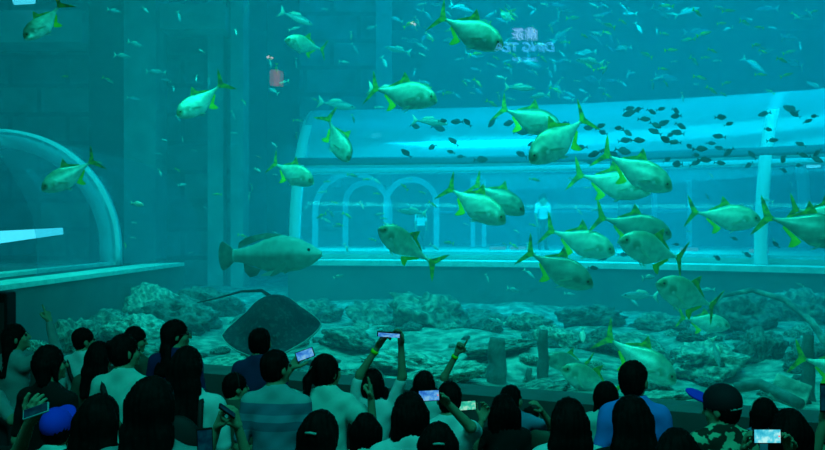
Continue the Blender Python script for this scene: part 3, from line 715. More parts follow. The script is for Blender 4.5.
ROCKS = [(375, 297, 14, 70, 0, 'wide rounded reef rock left of the middle under the platform wall', 1.2), (430, 312, 13, 90, 3, 'large rounded boulder in the middle of the reef', 1.3),
 (350, 330, 11.5, 70, 6, 'reef rock just right of the stingray wing', .9), (480, 300, 13.5, 70, 1, 'dark reef rock right of the large rounded boulder', .9),
 (530, 310, 12.5, 60, 0, 'mottled reef rock above the dark posts', 1.0), (590, 300, 13.5, 80, 4, 'dark flat reef rock under the platform right of the middle', .8),
 (600, 335, 11, 60, 1, 'dark reef rock right of the dark posts', 1.0), (640, 345, 10.5, 90, 2, 'broad pale reef rock behind the big diving trevally', .7),
 (700, 350, 10, 110, 5, 'broad pale reef rock behind the cap wearer', .7), (660, 310, 13, 60, 3, 'mottled rock behind the lower left-facing trevally', 1.0),
 (740, 318, 12.5, 80, 7, 'dark boulder in the right part of the reef', 1.4), (760, 350, 10.5, 70, 4, 'dark upright boulder near the right edge of the reef', 1.5),
 (800, 300, 13.5, 90, 0, 'mottled boulder at the right edge under the platform', 1.3), (810, 360, 10, 60, 1, 'dark boulder low at the right edge', 1.3),
 (770, 405, 7.2, 120, 2, 'pale rock slab at the foot of the glass, lower right', .35), (650, 395, 7.7, 120, 5, 'pale mound at the foot of the glass behind the man in blue', .35),
 (540, 375, 8.4, 75, 0, 'mottled mound at the foot of the glass behind the dark posts', .4), (440, 365, 9, 130, 8, 'pale mound at the foot of the glass near the pointing arm', .4),
 (420, 340, 10.5, 120, 5, 'low pale mound in the middle of the seabed', .4), (320, 372, 8.8, 130, 3, 'mottled mound at the foot of the glass below the stingray', .3),
 (225, 345, 9.6, 90, 2, 'bright mound below the left wing of the stingray', .5), (140, 335, 10.2, 120, 0, 'mottled mound at the left behind the crowd', .6),
 (140, 305, 12, 90, 5, 'pale rock left of the stingray tail', .7), 
 (72, 312, 10.6, 62, 3, 'mottled tall rock under the left tunnel ledge', 1.9), (112, 300, 12.3, 62, 0, 'mottled tall rock beside the far half of the left ledge', 1.8), (150, 292, 13.6, 60, 2, 'pale tall rock at the far end of the left ledge', 1.6), (185, 300, 13, 90, 1, 'dark rock behind the stingray tail', 1.0),
 (210, 285, 14.5, 80, 4, 'dark rock under the grouper tail', 1.0), (320, 288, 14.5, 60, 6, 'mottled rock under the grouper snout', 1.0),
 (100, 338, 10.6, 80, 2, 'bright mound behind the boy on the left', .4), 
 (36, 322, 9.95, 44, 8, 'pale round-topped rock near the left edge above the pointing girl', 1.7), (500, 345, 10.5, 80, 3, 'mottled mound behind the wide dark post', .5),
 (560, 340, 11.2, 60, 8, 'pale rock beside the tall dark post', .9), (260, 300, 12.6, 70, 0, 'mottled rock behind the stingray back', .8)]
for px, py, D, w, mi, lab, hz in ROCKS: rock(px, py, D, w, mi, lab, None, hz)
for k in range(260):
    px = rr.uniform(0, 825); D = rr.uniform(8.2, 14); p = W(px, 300, D)
    if D < GX(p.x) + .4: continue
    z = seabed_z(p.x, p.y); s = rr.uniform(.05, .16)
    if any((p.x - o_.location.x) ** 2 + (p.y - o_.location.y) ** 2 < (o_.scale.x * 1.15 + s) ** 2 for o_ in COL.objects if o_.name.startswith('rock') or o_.name.startswith('stone')): continue
    o = link('stone', RK[rr.randrange(9)]); o.location = (p.x, p.y, z + s * .2); o.scale = (s, s, s * .8); o.rotation_euler = (rr.uniform(-.4, .4), rr.uniform(-.4, .4), rr.uniform(0, 6))
    tag(o, 'small stone lying loose on the tank gravel', 'stone', 'loose stones on the tank gravel')
# dark square posts and stump
M_post = pmat('sunken_post', (.07, .18, .17), .9, noise_scale=9, color2=(.13, .27, .25), bump=.4)
def sunk(name, px, D, w, ytop, label, cat, sides=8):
    p = W(px, ytop, D); z0 = .45; n = 14; r = w / 2 * D / F
    pts = [(p.x + .006 * math.sin(k), p.y, z0 + (p.z - z0) * k / n) for k in range(n + 1)]
    rad = [r * (1.25 - .35 * k / n + .05 * math.sin(k * 1.3)) for k in range(n + 1)]
    v, f = tube_vf(pts, rad, sides); tag(obj(name, v, f, M_post, None, True), label, cat)
sunk('sunken_stump', 497, 9.2, 18, 338, 'thick dark wooden stump standing in the gravel left of the tall one', 'stump', 9)
sunk('sunken_post', 543, 9.4, 11, 330, 'tall dark post standing in the gravel right of the stump', 'post', 6)
sunk('sunken_post', 529, 9.0, 7, 368, 'short dark post between the stump and the tall post', 'post', 6)
sunk('sunken_post', 808, 8.4, 12, 335, 'dark post near the right edge behind the pale trevally', 'post', 6)
# tilted slab
v, f = rbox(.30, .25, .04, .012); o = obj('stone_slab', v, f, M_rk3); o.location = W(790, 392, 7.6); o.rotation_euler = (R(52), R(18), R(-28)); tag(o, 'tilted pale square slab low at the right', 'slab')
v, f = tube_vf([W(735, 388, 7.9), W(760, 384, 7.8), W(785, 396, 7.5), W(800, 404, 7.3)], .05, 8); tag(obj('broken_pipe', v, f, M_post, None, True), 'dark bent pipe lying under the tilted pale slab', 'pipe')
v, f = tube_vf([W(700, 318, 11.6), W(722, 296, 11.7), W(752, 290, 11.7), W(785, 300, 11.4), W(812, 322, 11.0), W(830, 350, 10.6)], [.02, .03, .035, .04, .045, .05], 8); tag(obj('sunken_branch', v, f, M_rk1, None, True), 'long pale branch arching across the reef at the right', 'branch')
# ---------------------------------------------------------------- people
import openvdb
class Field:
    """a smooth distance field over a box, meshed once"""
    def __init__(self, lo, hi, vox):
        self.lo = np.array(lo, float); self.vox = vox
        self.n = np.ceil((np.array(hi, float) - self.lo) / vox).astype(int) + 1
        self.d = np.full(self.n, .3, np.float32)
    def block(self, lo, hi):
        a = np.maximum(np.floor((np.array(lo) - self.lo) / self.vox).astype(int), 0)
        b = np.minimum(np.ceil((np.array(hi) - self.lo) / self.vox).astype(int) + 1, self.n)
        if (b <= a).any(): return None
        ax = [self.lo[i] + self.vox * np.arange(a[i], b[i], dtype=np.float32) for i in range(3)]
        return tuple(slice(a[i], b[i]) for i in range(3)), np.meshgrid(*ax, indexing='ij')
    def apply(self, sl, dd, k, op='u'):
        d = self.d[sl]
        if op == 'u':
            if k <= 0: self.d[sl] = np.minimum(d, dd); return
            h = np.clip(.5 + .5 * (d - dd) / k, 0, 1); self.d[sl] = d + (dd - d) * h - k * h * (1 - h)
        elif op == 's':
            h = np.clip(.5 - .5 * (d + dd) / max(k, 1e-4), 0, 1); self.d[sl] = d + (-dd - d) * h + k * h * (1 - h)
    def cone(self, a, b, ra, rb, k=.02, op='u'):
        a = np.array(a, float); b = np.array(b, float); m = max(ra, rb) + .05 + k
        r = self.block(np.minimum(a, b) - m, np.maximum(a, b) + m)
        if r is None: return
        sl, (X, Y, Z) = r; ab = b - a; L2 = max(float(ab @ ab), 1e-9)
        t = np.clip(((X - a[0]) * ab[0] + (Y - a[1]) * ab[1] + (Z - a[2]) * ab[2]) / L2, 0, 1)
        dd = np.sqrt((X - a[0] - t * ab[0]) ** 2 + (Y - a[1] - t * ab[1]) ** 2 + (Z - a[2] - t * ab[2]) ** 2) - (ra + t * (rb - ra))
        self.apply(sl, dd, k, op)
    def ell(self, c, r3, rot=None, k=.02, op='u'):
        c = np.array(c, float); m = max(r3) + .05 + k
        r = self.block(c - m, c + m)
        if r is None: return
        sl, (X, Y, Z) = r; X = X - c[0]; Y = Y - c[1]; Z = Z - c[2]
        if rot is not None:
            M = np.array(rot).T
            X, Y, Z = (M[0, 0] * X + M[0, 1] * Y + M[0, 2] * Z, M[1, 0] * X + M[1, 1] * Y + M[1, 2] * Z, M[2, 0] * X + M[2, 1] * Y + M[2, 2] * Z)
        k0 = np.sqrt((X / r3[0]) ** 2 + (Y / r3[1]) ** 2 + (Z / r3[2]) ** 2)
        k1 = np.sqrt((X / r3[0] ** 2) ** 2 + (Y / r3[1] ** 2) ** 2 + (Z / r3[2] ** 2) ** 2) + 1e-9
        self.apply(sl, k0 * (k0 - 1) / k1, k, op)
    def cut_below(self, z):
        Z = self.lo[2] + self.vox * np.arange(self.n[2], dtype=np.float32)
        self.d = np.maximum(self.d, (z - Z)[None, None, :])
    def ripple(self, amp, f=30, seed=0):
        X, Y, Z = [self.lo[i] + self.vox * np.arange(self.n[i], dtype=np.float32) for i in range(3)]
        X, Y, Z = np.meshgrid(X, Y, Z, indexing='ij')
        self.d += amp * (np.sin(f * (X + .6 * Z) + seed + 2 * np.sin(9 * Z + seed)) + .7 * np.sin(f * 1.7 * (Z - .5 * X) + 3 * np.sin(7 * X + seed)))
    def strands(self, amp, c, f=26):
        X, Y, Z = [self.lo[i] + self.vox * np.arange(self.n[i], dtype=np.float32) for i in range(3)]
        X, Y, Z = np.meshgrid(X, Y, Z, indexing='ij')
        a = np.arctan2(X - c[0], -(Y - c[1]) + 1e-4)
        self.d += amp * (np.sin(a * f + 1.5 * np.sin(Z * 12)) + .6 * np.sin(a * f * 1.9 + 1))
    def lump(self, amp, seed):
        X, Y, Z = np.meshgrid(*[self.lo[i] + self.vox * np.arange(self.n[i], dtype=np.float32) for i in range(3)], indexing='ij')
        self.d += amp * (np.sin(31 * X + seed) * np.sin(27 * Z + 2 * seed) + np.sin(24 * Y + 17 * Z + seed))
    def mesh(self):
        g = openvdb.FloatGrid(); g.copyFromArray(self.d)
        p, t, q = g.convertToPolygons(0.0, 0.0)
        return p * self.vox + self.lo, [tuple(int(i) for i in reversed(x)) for x in t] + [tuple(int(i) for i in reversed(x)) for x in q]
FZ = -.2
def rotz3(deg):
    a = R(deg); return np.array([[math.cos(a), -math.sin(a), 0], [math.sin(a), math.cos(a), 0], [0, 0, 1]])
def rotx3(deg):
    a = R(deg); return np.array([[1, 0, 0], [0, math.cos(a), -math.sin(a)], [0, math.sin(a), math.cos(a)]])
HANDP = {'point': [(6, 4, 3), (78, 88, 55), (80, 88, 55), (80, 85, 55)], 'hold': [(22, 40, 30), (26, 42, 32), (30, 44, 34), (32, 45, 34)],
         'relax': [(16, 22, 15), (22, 28, 20), (27, 32, 22), (30, 34, 24)], 'open': [(4, 6, 4), (3, 8, 5), (6, 10, 6), (10, 12, 8)]}
def hand_mesh(wrist, d, n, right, pose, s, fore):
    d = d / np.linalg.norm(d); n = n - d * (n @ d); n = n / np.linalg.norm(n)
    l = np.cross(d, n) * (1 if right else -1)
    Fd = Field(wrist - .24 * s, wrist + .24 * s, .0042 * max(s, .8))
    offs = [.029, .010, -.010, -.028]; lens = [.073, .081, .075, .058]
    Fd.cone(wrist - fore * .05 * s, wrist, .026 * s, .022 * s, .008)
    for o, L_, cu in zip(offs, lens, HANDP[pose]):
        root = wrist + (d * (.088 - abs(o) * .25) + l * o) * s
        Fd.cone(wrist + (l * o * .6 + d * .012) * s, root, .0165 * s, .0125 * s, .012)
        th = 0; p = root
        for j, fr in enumerate((.46, .30, .24)):
            th += cu[j]; dr = d * math.cos(R(th)) + n * math.sin(R(th)) + l * (o * 1.6 if pose == 'open' else o * .5)
            q = p + dr * L_ * fr * s; Fd.cone(p, q, (.0098 - .001 * j) * s, (.0090 - .001 * j) * s, .003); p = q
    root = wrist + (d * .022 + l * .024) * s
    t1 = root + (d * .65 + l * .70 + n * .30) * .045 * s
    cross = pose == 'point'
    t2 = t1 + ((d * .8 + l * -.25 + n * .55) if cross else (d * .85 + l * .30 + n * .35)) * .033 * s
    t3 = t2 + ((d * .5 + l * -.65 + n * .4) if cross else (d * .9 + l * .05 + n * .45)) * .026 * s
    Fd.cone(root, t1, .016 * s, .0125 * s, .010); Fd.cone(t1, t2, .0115 * s, .0105 * s, .004); Fd.cone(t2, t3, .0100 * s, .0085 * s, .004)
    return Fd.mesh()
M_skin = pmat('skin', (.38, .26, .15), .7, noise_scale=9, color2=(.46, .32, .19), spec=.12)
M_hair = pmat('black_hair', (.003, .003, .003), .7, noise_scale=30, color2=(.006, .006, .006), spec=.05)
M_pants = pmat('dark_trousers', (.02, .025, .03), .9)
M_shoe = pmat('dark_shoe', (.02, .02, .02), .7)
M_eyew = pmat('human_eye', (.03, .03, .03), .2)
def cloth(name, c, c2=None, sc=8): return pmat(name, c, .9, noise_scale=sc, color2=c2 or tuple(x * .8 for x in c))
CL = {'white': cloth('white_cotton', (.80, .85, .80)), 'vivid': cloth('bright_white_cotton', (.95, .97, .97)), 'mint': cloth('mint_cotton', (.50, .80, .70)), 'grey': cloth('grey_cotton', (.25, .32, .30)), 'black': cloth('black_cotton', (.004, .005, .005)),
      'navy': cloth('navy_cotton', (.02, .03, .10)), 'purple': cloth('purple_cotton', (.03, .02, .10)), 'blue': cloth('blue_cotton', (.06, .26, .85)), 'green': cloth('dark_green_cotton', (.03, .09, .06)),
      'bluegrey': cloth('blue_grey_cotton', (.12, .28, .42)), 'camo': pmat('camouflage_cotton', (.015, .03, .02), .9, noise_scale=16, color2=(.40, .60, .36), lo=.49, hi=.53, detail=2)}
m, nt, N, L = new_mat('striped_polo'); b = N['Principled BSDF']; b.inputs['Roughness'].default_value = .9
tc = N.new('ShaderNodeTexCoord'); sp = N.new('ShaderNodeSeparateXYZ'); L.new(tc.outputs['Object'], sp.inputs[0])
cr = N.new('ShaderNodeValToRGB'); cr.color_ramp.interpolation = 'CONSTANT'; e = cr.color_ramp.elements
mr = N.new('ShaderNodeMapRange'); mr.inputs[1].default_value = .9; mr.inputs[2].default_value = 1.6; L.new(sp.outputs[2], mr.inputs[0])
e[0].position = 0; e[0].color = (.10, .26, .34, 1); e[1].position = .42; e[1].color = (.06, .15, .22, 1)
for p_, c_ in ((.50, (.12, .30, .38, 1)), (.56, (.07, .18, .26, 1)), (.66, (.22, .42, .42, 1))): x = e.new(p_); x.color = c_
L.new(mr.outputs[0], cr.inputs[0]); L.new(cr.outputs[0], b.inputs['Base Color']); CL['polo'] = m
M_acc = {'black': pmat('black_strap', (.01, .01, .01), .7), 'yellow': pmat('yellow_band', (.45, .95, .02), .6), 'bluecap': pmat('blue_cap', (.01, .05, .75), .8), 'darkcap': pmat('dark_cap', (.008, .008, .012), .8),
         'band': pmat('pale_headband', (.30, .48, .42), .6), 'glass': pmat('spectacle_frame', (.02, .02, .02), .4)}

def person(label, hx, hy, w, D, face=0, look=None, tilt=0, hair='short', shirt='white', L=None, Rr=None, sleeve='short', extras=(), seed=None, lean=0, fz=None):
    FZ = -.2 if fz is None else fz
    """L / Rr = (hand px, hand py, hand D, pose, palm normal (world), elbow pole (world)) or None for a relaxed arm"""
    look = face if look is None else look
    hc = W(hx, hy, D); zc = hc.z - FZ; hs = w * D / F / .195; s = (zc + .115 * hs) / 1.70
    Rw = rotz3(-face); toL = lambda p: Rw.T @ (np.array(p, float) - np.array([hc.x, hc.y, FZ]))
    Hc = np.array([0, .0, zc]); HR = rotz3(-(look - face)) @ rotx3(tilt)
    hp = lambda x, y, z: Hc + HR @ (np.array([x, y, z]) * hs)
    yb = -.03 * s
    P = lambda x, y, z: np.array([x * s, y * s + yb, z * s])
    arms = []
    for sd, A in ((-1, L), (1, Rr)):
        sh = P(sd * .165, 0, 1.375); up, fo = .285 * s, .255 * s
        if A is None:
            el = sh + np.array([sd * .06, -.02, -.275]) * s; wr = el + np.array([sd * .0, .07, -.235]) * s
            arms.append((sh, el, wr, 'relax', np.array([-sd * 1., .2, 0]))); continue
        tgt = toL(W(*A[:3])); v = tgt - sh; dist = np.linalg.norm(v)
        stretch = max(1, dist / ((up + fo) * .985)); up *= min(stretch, 1.12); fo *= min(stretch, 1.12)
        dist = min(dist, (up + fo) * .985); vd = v / np.linalg.norm(v); tgt = sh + vd * dist
        a = (up * up - fo * fo + dist * dist) / (2 * dist); h = math.sqrt(max(up * up - a * a, 0))
        pole = Rw.T @ np.array(A[5], float); pole = pole - vd * (pole @ vd); pole = pole / (np.linalg.norm(pole) + 1e-6)
        el = sh + vd * a + pole * h
        arms.append((sh, el, tgt, A[3], Rw.T @ np.array(A[4], float)))
    top = max([zc + .16 * hs] + [a[2][2] + .03 for a in arms]); ptsx = [p for a in arms for p in a[:3]]
    lo = np.array([min(-.27 * s, min(p[0] for p in ptsx) - .08), min(-.24 * s, min(p[1] for p in ptsx) - .08), -.01])
    hi = np.array([max(.27 * s, max(p[0] for p in ptsx) + .08), max(.24 * s, max(p[1] for p in ptsx) + .08), top])
    def torso(Fd, g=0.0, k=.05):
        Fd.ell(P(0, .0, 1.25), ((.150 + g) * s, (.105 + g) * s, (.19) * s), k=k); Fd.ell(P(0, .0, 1.07), ((.135 + g) * s, (.098 + g) * s, .17 * s), k=k)
        Fd.ell(P(0, -.01, .93), ((.162 + g) * s, (.115 + g) * s, .13 * s), k=k); Fd.cone(P(-.145, 0, 1.365), P(.145, 0, 1.365), (.056 + g) * s, (.056 + g) * s, k)
        Fd.cone(P(-.08, -.01, 1.40), P(0, -.01, 1.46), (.05 + g) * s, (.045 + g) * s, k); Fd.cone(P(.08, -.01, 1.40), P(0, -.01, 1.46), (.05 + g) * s, (.045 + g) * s, k)
    # body
    B = Field(lo, hi, .0095)
    torso(B)
    B.cone(P(0, -.005, 1.40), hp(0, -.02, -.07), .054 * s, .050 * hs, .03)
    for sd in (-1, 1):
        B.cone(P(sd * .085, 0, .90), P(sd * .095, .01, .49), .085 * s, .056 * s, .03); B.cone(P(sd * .095, .01, .49), P(sd * .10, -.01, .09), .053 * s, .036 * s, .03)
        B.cone(P(sd * .10, -.03, .04), P(sd * .12, .14, .03), .036 * s, .028 * s, .02)
    for sh, el, wr, pose, nn in arms:
        B.cone(sh, el, .050 * s, .038 * s, .03); B.cone(el, wr, .038 * s, .025 * s, .015)
    B.ell(hp(0, -.012, .022), (.076 * hs, .094 * hs, .098 * hs), HR, .02); B.ell(hp(0, .030, -.050), (.056 * hs, .062 * hs, .068 * hs), HR, .03)
    B.cone(hp(0, .083, .018), hp(0, .108, -.022), .010 * hs, .014 * hs, .012); B.ell(hp(0, .086, -.056), (.024 * hs, .013 * hs, .010 * hs), HR, .008)
    B.ell(hp(0, .084, -.090), (.022 * hs, .014 * hs, .016 * hs), HR, .012)
    for sd in (-1, 1):
        B.ell(hp(sd * .080, -.005, -.012), (.011 * hs, .022 * hs, .033 * hs), HR, .006); B.ell(hp(sd * .033, .094, .012), (.015 * hs, .012 * hs, .011 * hs), HR, .008, 's')
        B.ell(hp(sd * .04, .062, -.025), (.026 * hs, .022 * hs, .025 * hs), HR, .02)
    V, Fc = B.mesh(); V = list(map(tuple, V))
    for (sh, el, wr, pose, nn), rt in zip(arms, (False, True)):
        fore = (wr - el) / np.linalg.norm(wr - el); d = fore.copy()
        hv, hf = hand_mesh(wr, d, nn, rt, pose, s * (1 if s > .85 else 1.05), fore); k = len(V); V += list(map(tuple, hv)); Fc += [tuple(i + k for i in q) for q in hf]
    body = link('person', mesh_from('person', V, Fc, M_skin)); body.location = (hc.x, hc.y, FZ); body.rotation_euler = (0, 0, R(-face))
    tag(body, label, 'person')
    C = lambda name, vf, mat, sm=True: link(name, mesh_from(name, vf[0], vf[1], mat, smooth=sm), body)
    sdm = (hx * 7 + hy) % 6
    # shirt
    S = Field(lo, hi, .0105); torso(S, .012)
    for sh, el, wr, pose, nn in arms:
        S.cone(sh, el * .8 + sh * .2 if sleeve == 'short' else el, .060 * s, .050 * s, .03)
        if sleeve == 'long': S.cone(el, wr * .93 + el * .07, .050 * s, .036 * s, .03)
        if sleeve == 'puff': S.ell(sh * .6 + el * .4, (.078 * s,) * 3, None, .04)
    S.ripple(.0022, 30, sdm); S.cone(hp(0, -.02, -.07), P(0, 0, 1.50), .050 * s, .058 * s, .01, 's'); S.cut_below(.93 * s)
    C('shirt', S.mesh(), CL[shirt])
    # collar
    cn = []
    for i in range(17):
        a = 2 * math.pi * i / 16; cn.append(P(.064 * math.cos(a), -.008 + .060 * math.sin(a), 1.452 + .012 * -math.sin(a)))
    if shirt in ('polo', 'blue', 'navy', 'grey'): C('collar', tube_vf(cn, .014 * s, 6, False), CL[shirt])
    # trousers, shoes (coarse; the crowd hides them)
    T = Field((lo[0], lo[1], 0), (hi[0], hi[1], 1.02 * s), .018)
    T.ell(P(0, -.01, .93), (.175 * s, .128 * s, .12 * s), k=.03)
    for sd in (-1, 1): T.cone(P(sd * .085, 0, .90), P(sd * .097, .0, .12), .098 * s, .060 * s, .03)
    C('trousers', T.mesh(), M_pants)
    for sd in (-1, 1):
        T = Field((sd * .11 * s - .09, -.20, -.01), (sd * .11 * s + .09, .28, .2), .012)
        T.cone(P(sd * .10, -.04, .045), P(sd * .125, .17, .04), .046 * s, .038 * s, .02); C('shoe', T.mesh(), M_shoe)
    for sd in (-1, 1):
        e_ = hp(sd * .033, .083, .012); C('eye', sphere_vf(e_, .0125 * hs, 10, 6), M_eyew)
    # hair
    hb = .17 * hs; hl = Hc - hb; hh = Hc + hb
    hl[2] -= {'long': .33, 'verylong': .42, 'braid': .30, 'ponytail': .25, 'pigtails': .12, 'bob': .06}.get(hair, 0) * s; hl[1] -= .10 * s
    Hf = Field(hl, hh, .0085); cutk = .012
    Hf.ell(hp(0, -.020, .030), (.088 * hs, .102 * hs, .102 * hs), HR, .02)
    if hair != 'short' and not hair.startswith('cap'): Hf.ell(hp(0, -.04, -.01), (.090 * hs, .085 * hs, .10 * hs), HR, .03)
    else: Hf.ell(hp(0, -.045, -.02), (.080 * hs, .062 * hs, .075 * hs), HR, .02)
    if hair == 'bob':
        for x in (-.06, -.02, .02, .06): Hf.cone(hp(x, -.05, 0), hp(x * 1.25, -.055, -.115), .05 * hs, .036 * hs, .03)
        for sd in (-1, 1): Hf.cone(hp(sd * .075, .02, 0), hp(sd * .082, .025, -.10), .022 * hs, .018 * hs, .02)
    Hf.ell(hp(0, .125, -.075), (.095 * hs, .115 * hs, .115 * hs), HR, cutk, 's')
    neckb = P(0, -.02, 1.42)
    if hair in ('long', 'verylong'):
        Ld = .30 if hair == 'long' else .42
        for x in (-.07, -.035, 0, .035, .07):
            top_ = hp(x * .8, -.06, .0); mid = (hp(x, -.08, -.11)); bot = np.array([mid[0] * .8 + x * s * .45, min(mid[1], yb - .10 * s), mid[2] - Ld * .62 * s])
            Hf.cone(top_, mid, .046 * hs, .040 * hs, .03); Hf.cone(mid, bot, .040 * hs, .024 * hs, .03)
    if hair == 'ponytail':
        a = hp(0, -.12, .03); b_ = hp(-.01, -.16, -.04); c_ = np.array([b_[0] - .02, b_[1] - .01, b_[2] - .20 * s]); Hf.cone(a, b_, .024 * hs, .034 * hs, .01); Hf.cone(b_, c_, .034 * hs, .014 * hs, .01)
    if hair == 'braid':
        p = hp(-.06, -.06, -.06)
        for i in range(7):
            q = p + np.array([-.012, -.008, -.036]) * s; Hf.ell((p + q) / 2, (.022 * hs, .020 * hs, .026 * hs), None, .006); p = q
    if hair == 'pigtails':
        for sd in (-1, 1): Hf.ell(hp(sd * .098, -.03, -.045), (.028 * hs, .030 * hs, .042 * hs), HR, .008); Hf.cone(hp(sd * .10, -.03, -.06), hp(sd * .11, -.03, -.16), .022 * hs, .010 * hs, .01)
    if hair == 'bun': Hf.ell(hp(0, -.115, .06), (.038 * hs, .036 * hs, .036 * hs), HR, .01)
    Hf.strands(.0034, Hc, 19 + (sdm * 7) % 9)
    Hf.lump(.0028, sdm * 1.7)
    C('hair', Hf.mesh(), M_hair)
    for ex in extras:
        if ex == 'headband' or ex == 'darkband':
            pts = [hp(.094 * math.cos(R(a)), -.005, .03 + .106 * math.sin(R(a))) for a in range(-10, 191, 10)]; C('headband', tube_vf(pts, .0055 * hs, 6), M_acc['band'] if ex == 'headband' else M_acc['black'])
        if ex == 'glasses':
            for sd in (-1, 1):
                c_ = [hp(sd * .034 + .024 * math.cos(R(a)), .112, .010 + .020 * math.sin(R(a))) for a in range(0, 361, 20)]; C('glasses_rim', tube_vf(c_, .0025, 6), M_acc['glass'])
                C('glasses_arm', tube_vf([hp(sd * .058, .110, .014), hp(sd * .080, .0, .010)], .0025, 6), M_acc['glass'])
        if ex == 'hairclip':
            C('hair_clip', tube_vf([hp(-.03, -.128, .03), hp(0, -.136, .035), hp(.03, -.128, .03)], .007 * hs, 6), M_acc['band'])
        if ex == 'hairtie': C('hair_tie', sphere_vf(hp(0, -.125, .03), .026 * hs, 10, 6, .5), M_acc['band'])
        if ex == 'strap':
            pts = [P(-.135, .045, 1.43), P(-.125, -.03, 1.425), P(-.095, -.100, 1.37), P(-.05, -.130, 1.29), P(0, -.136, 1.20), P(.06, -.128, 1.10), P(.13, -.10, 1.0), P(.18, -.05, .95)]
            for k_ in range(len(pts) - 1): pass
            v, f = tube_vf(pts, .020 * s, 6); C('shoulder_strap', (v, f), M_acc['black'])
        if ex == 'backpack_straps':
            for sd in (-1, 1):
                pts = [P(sd * .10, .07, 1.36), P(sd * .105, .0, 1.452), P(sd * .10, -.085, 1.40), P(sd * .105, -.13, 1.25), P(sd * .12, -.12, 1.05)]; C('strap', tube_vf(pts, .018 * s, 6), M_acc['black'])
        if ex in ('cap', 'bluecap'):
            K = Field(Hc - .2 * hs, Hc + .2 * hs, .005); K.ell(hp(0, -.015, .045), (.099 * hs, .116 * hs, .106 * hs), HR, 0)
            # cut the underside along the cap's rim
            n_ = HR @ np.array([0, -.15, 1]); n_ = n_ / np.linalg.norm(n_); o_ = hp(0, 0, .005)
            X, Y, Z = np.meshgrid(*[K.lo[i] + K.vox * np.arange(K.n[i], dtype=np.float32) for i in range(3)], indexing='ij')
            K.d = np.maximum(K.d, -((X - o_[0]) * n_[0] + (Y - o_[1]) * n_[1] + (Z - o_[2]) * n_[2]))
            C('cap', K.mesh(), M_acc['darkcap'] if ex == 'cap' else M_acc['bluecap'])
            K = Field(Hc - .3 * hs, Hc + .3 * hs, .005)
            K.ell(hp(0, .125, .080), (.074 * hs, .085 * hs, .020 * hs), HR @ rotx3(32), 0); C('cap_brim', K.mesh(), M_acc['bluecap'])
        if ex == 'capstrap':
            pts = [hp(.090 * math.sin(R(a)), -.015 - .106 * math.cos(R(a)), .002) for a in range(-50, 51, 10)]; C('cap_strap', tube_vf(pts, .005, 6), M_acc['band'])
        if ex in ('bandL', 'bandR'):
            sh, el, wr, _, _ = arms[0 if ex == 'bandL' else 1]; u = (wr - el) / np.linalg.norm(wr - el); C('wristband', tube_vf([wr - u * .055, wr - u * .030], .034 * s, 14), M_acc['yellow'])
        if ex == 'bag':
            K = Field(P(-.2, -.34, .9), P(.2, -.08, 1.42), .012); K.ell(P(0, -.20, 1.16), (.15 * s, .075 * s, .20 * s), None, 0); K.ripple(.002, 20)
            bg_ = link('backpack', mesh_from('backpack', *K.mesh(), M_acc['black'])); bg_.location = body.location; bg_.rotation_euler = body.rotation_euler
            tag(bg_, 'black backpack on the back of the long-haired person below the glasses wearer', 'backpack')
    return body, arms
# screens
def screen_mat(name, cols, st):
    m, nt, N, L = new_mat(name); N.remove(N['Principled BSDF'])
    tc = N.new('ShaderNodeTexCoord'); nz = N.new('ShaderNodeTexNoise'); nz.inputs['Scale'].default_value = 26; nz.inputs['Detail'].default_value = 3
    cr = N.new('ShaderNodeValToRGB'); e = cr.color_ramp.elements; e[0].position = .36; e[0].color = (*cols[0], 1); e[1].position = .62; e[1].color = (*cols[2], 1)
    x = e.new(.5); x.color = (*cols[1], 1)
    em = N.new('ShaderNodeEmission'); em.inputs[1].default_value = st
    L.new(tc.outputs['Object'], nz.inputs['Vector']); L.new(nz.outputs['Fac'], cr.inputs[0]); L.new(cr.outputs[0], em.inputs[0]); L.new(em.outputs[0], N['Material Output'].inputs[0])
    m.cycles.emission_sampling = 'NONE'; return m
M_case = pmat('phone_case', (.006, .006, .006), .6, spec=.08)
M_casel = pmat('pale_phone_case', (.25, .40, .42), .4)
SCR = {'blue': screen_mat('blue_screen', [(.02, .15, .65), (.08, .40, .95), (.25, .65, 1)], .75), 'green': screen_mat('green_screen', [(.02, .45, .30), (.05, .75, .50), (.45, 1, .75)], .75),
       'cyan': screen_mat('cyan_screen', [(.02, .45, .65), (.10, .70, .85), (.5, 1, 1)], .9), 'dim': screen_mat('dim_screen', [(.0, .015, .03), (.0, .03, .05), (.0, .05, .07)], .6)}
M_red = emat('record_dot', (1, .05, .10), .9)
def phone(label, px, py, D, wpx, tiltdeg=0, yaw=0, pitch=0, scr='blue', portrait=False, case=None, ratio=.52, dot=True):
    w = wpx * D / F; h = w * ratio
    if portrait: w, h = h, w
    o = thing('phone', label, 'phone', W(px, py, D)); o.rotation_euler = (R(pitch), R(-tiltdeg), R(yaw))
    v, f = rbox(w, .009, h, .004, 3); obj('case', v, f, case or M_case, o, True)
    v, f = rbox(w * .90, .002, h * .86, .0008, 1); q = obj('screen', v, f, SCR[scr], o); q.location = (0, -.0052, 0)
    v, f = rbox(w * .05, .001, w * .05, .0003, 1); q2 = obj('camera_lens', v, f, M_case, o); q2.location = (-w * .38, .0052, h * .28)
    if dot and scr in ('blue', 'cyan'):
        v, f = rbox(w * .05, .001, w * .05, .0003, 1); q3 = obj('record_button', v, f, M_red, q); q3.location = (w * .40, -.0012, 0)
    return o
NB = (0, 1, 0); TOC = (0, -1, 0)
person('girl in a pale long-sleeved top pointing one finger straight up, far left', 17, 338, 22, 7.3, 35, 75, 12, 'long', 'grey', Rr=(49.5, 322, 7.25, 'point', (-1, .2, 0), (.3, -.2, -1)), sleeve='long')
person('person with a black bob haircut and black top in front of the pointing girl', 51, 364, 28, 5.6, 20, 60, 0, 'bob', 'black')
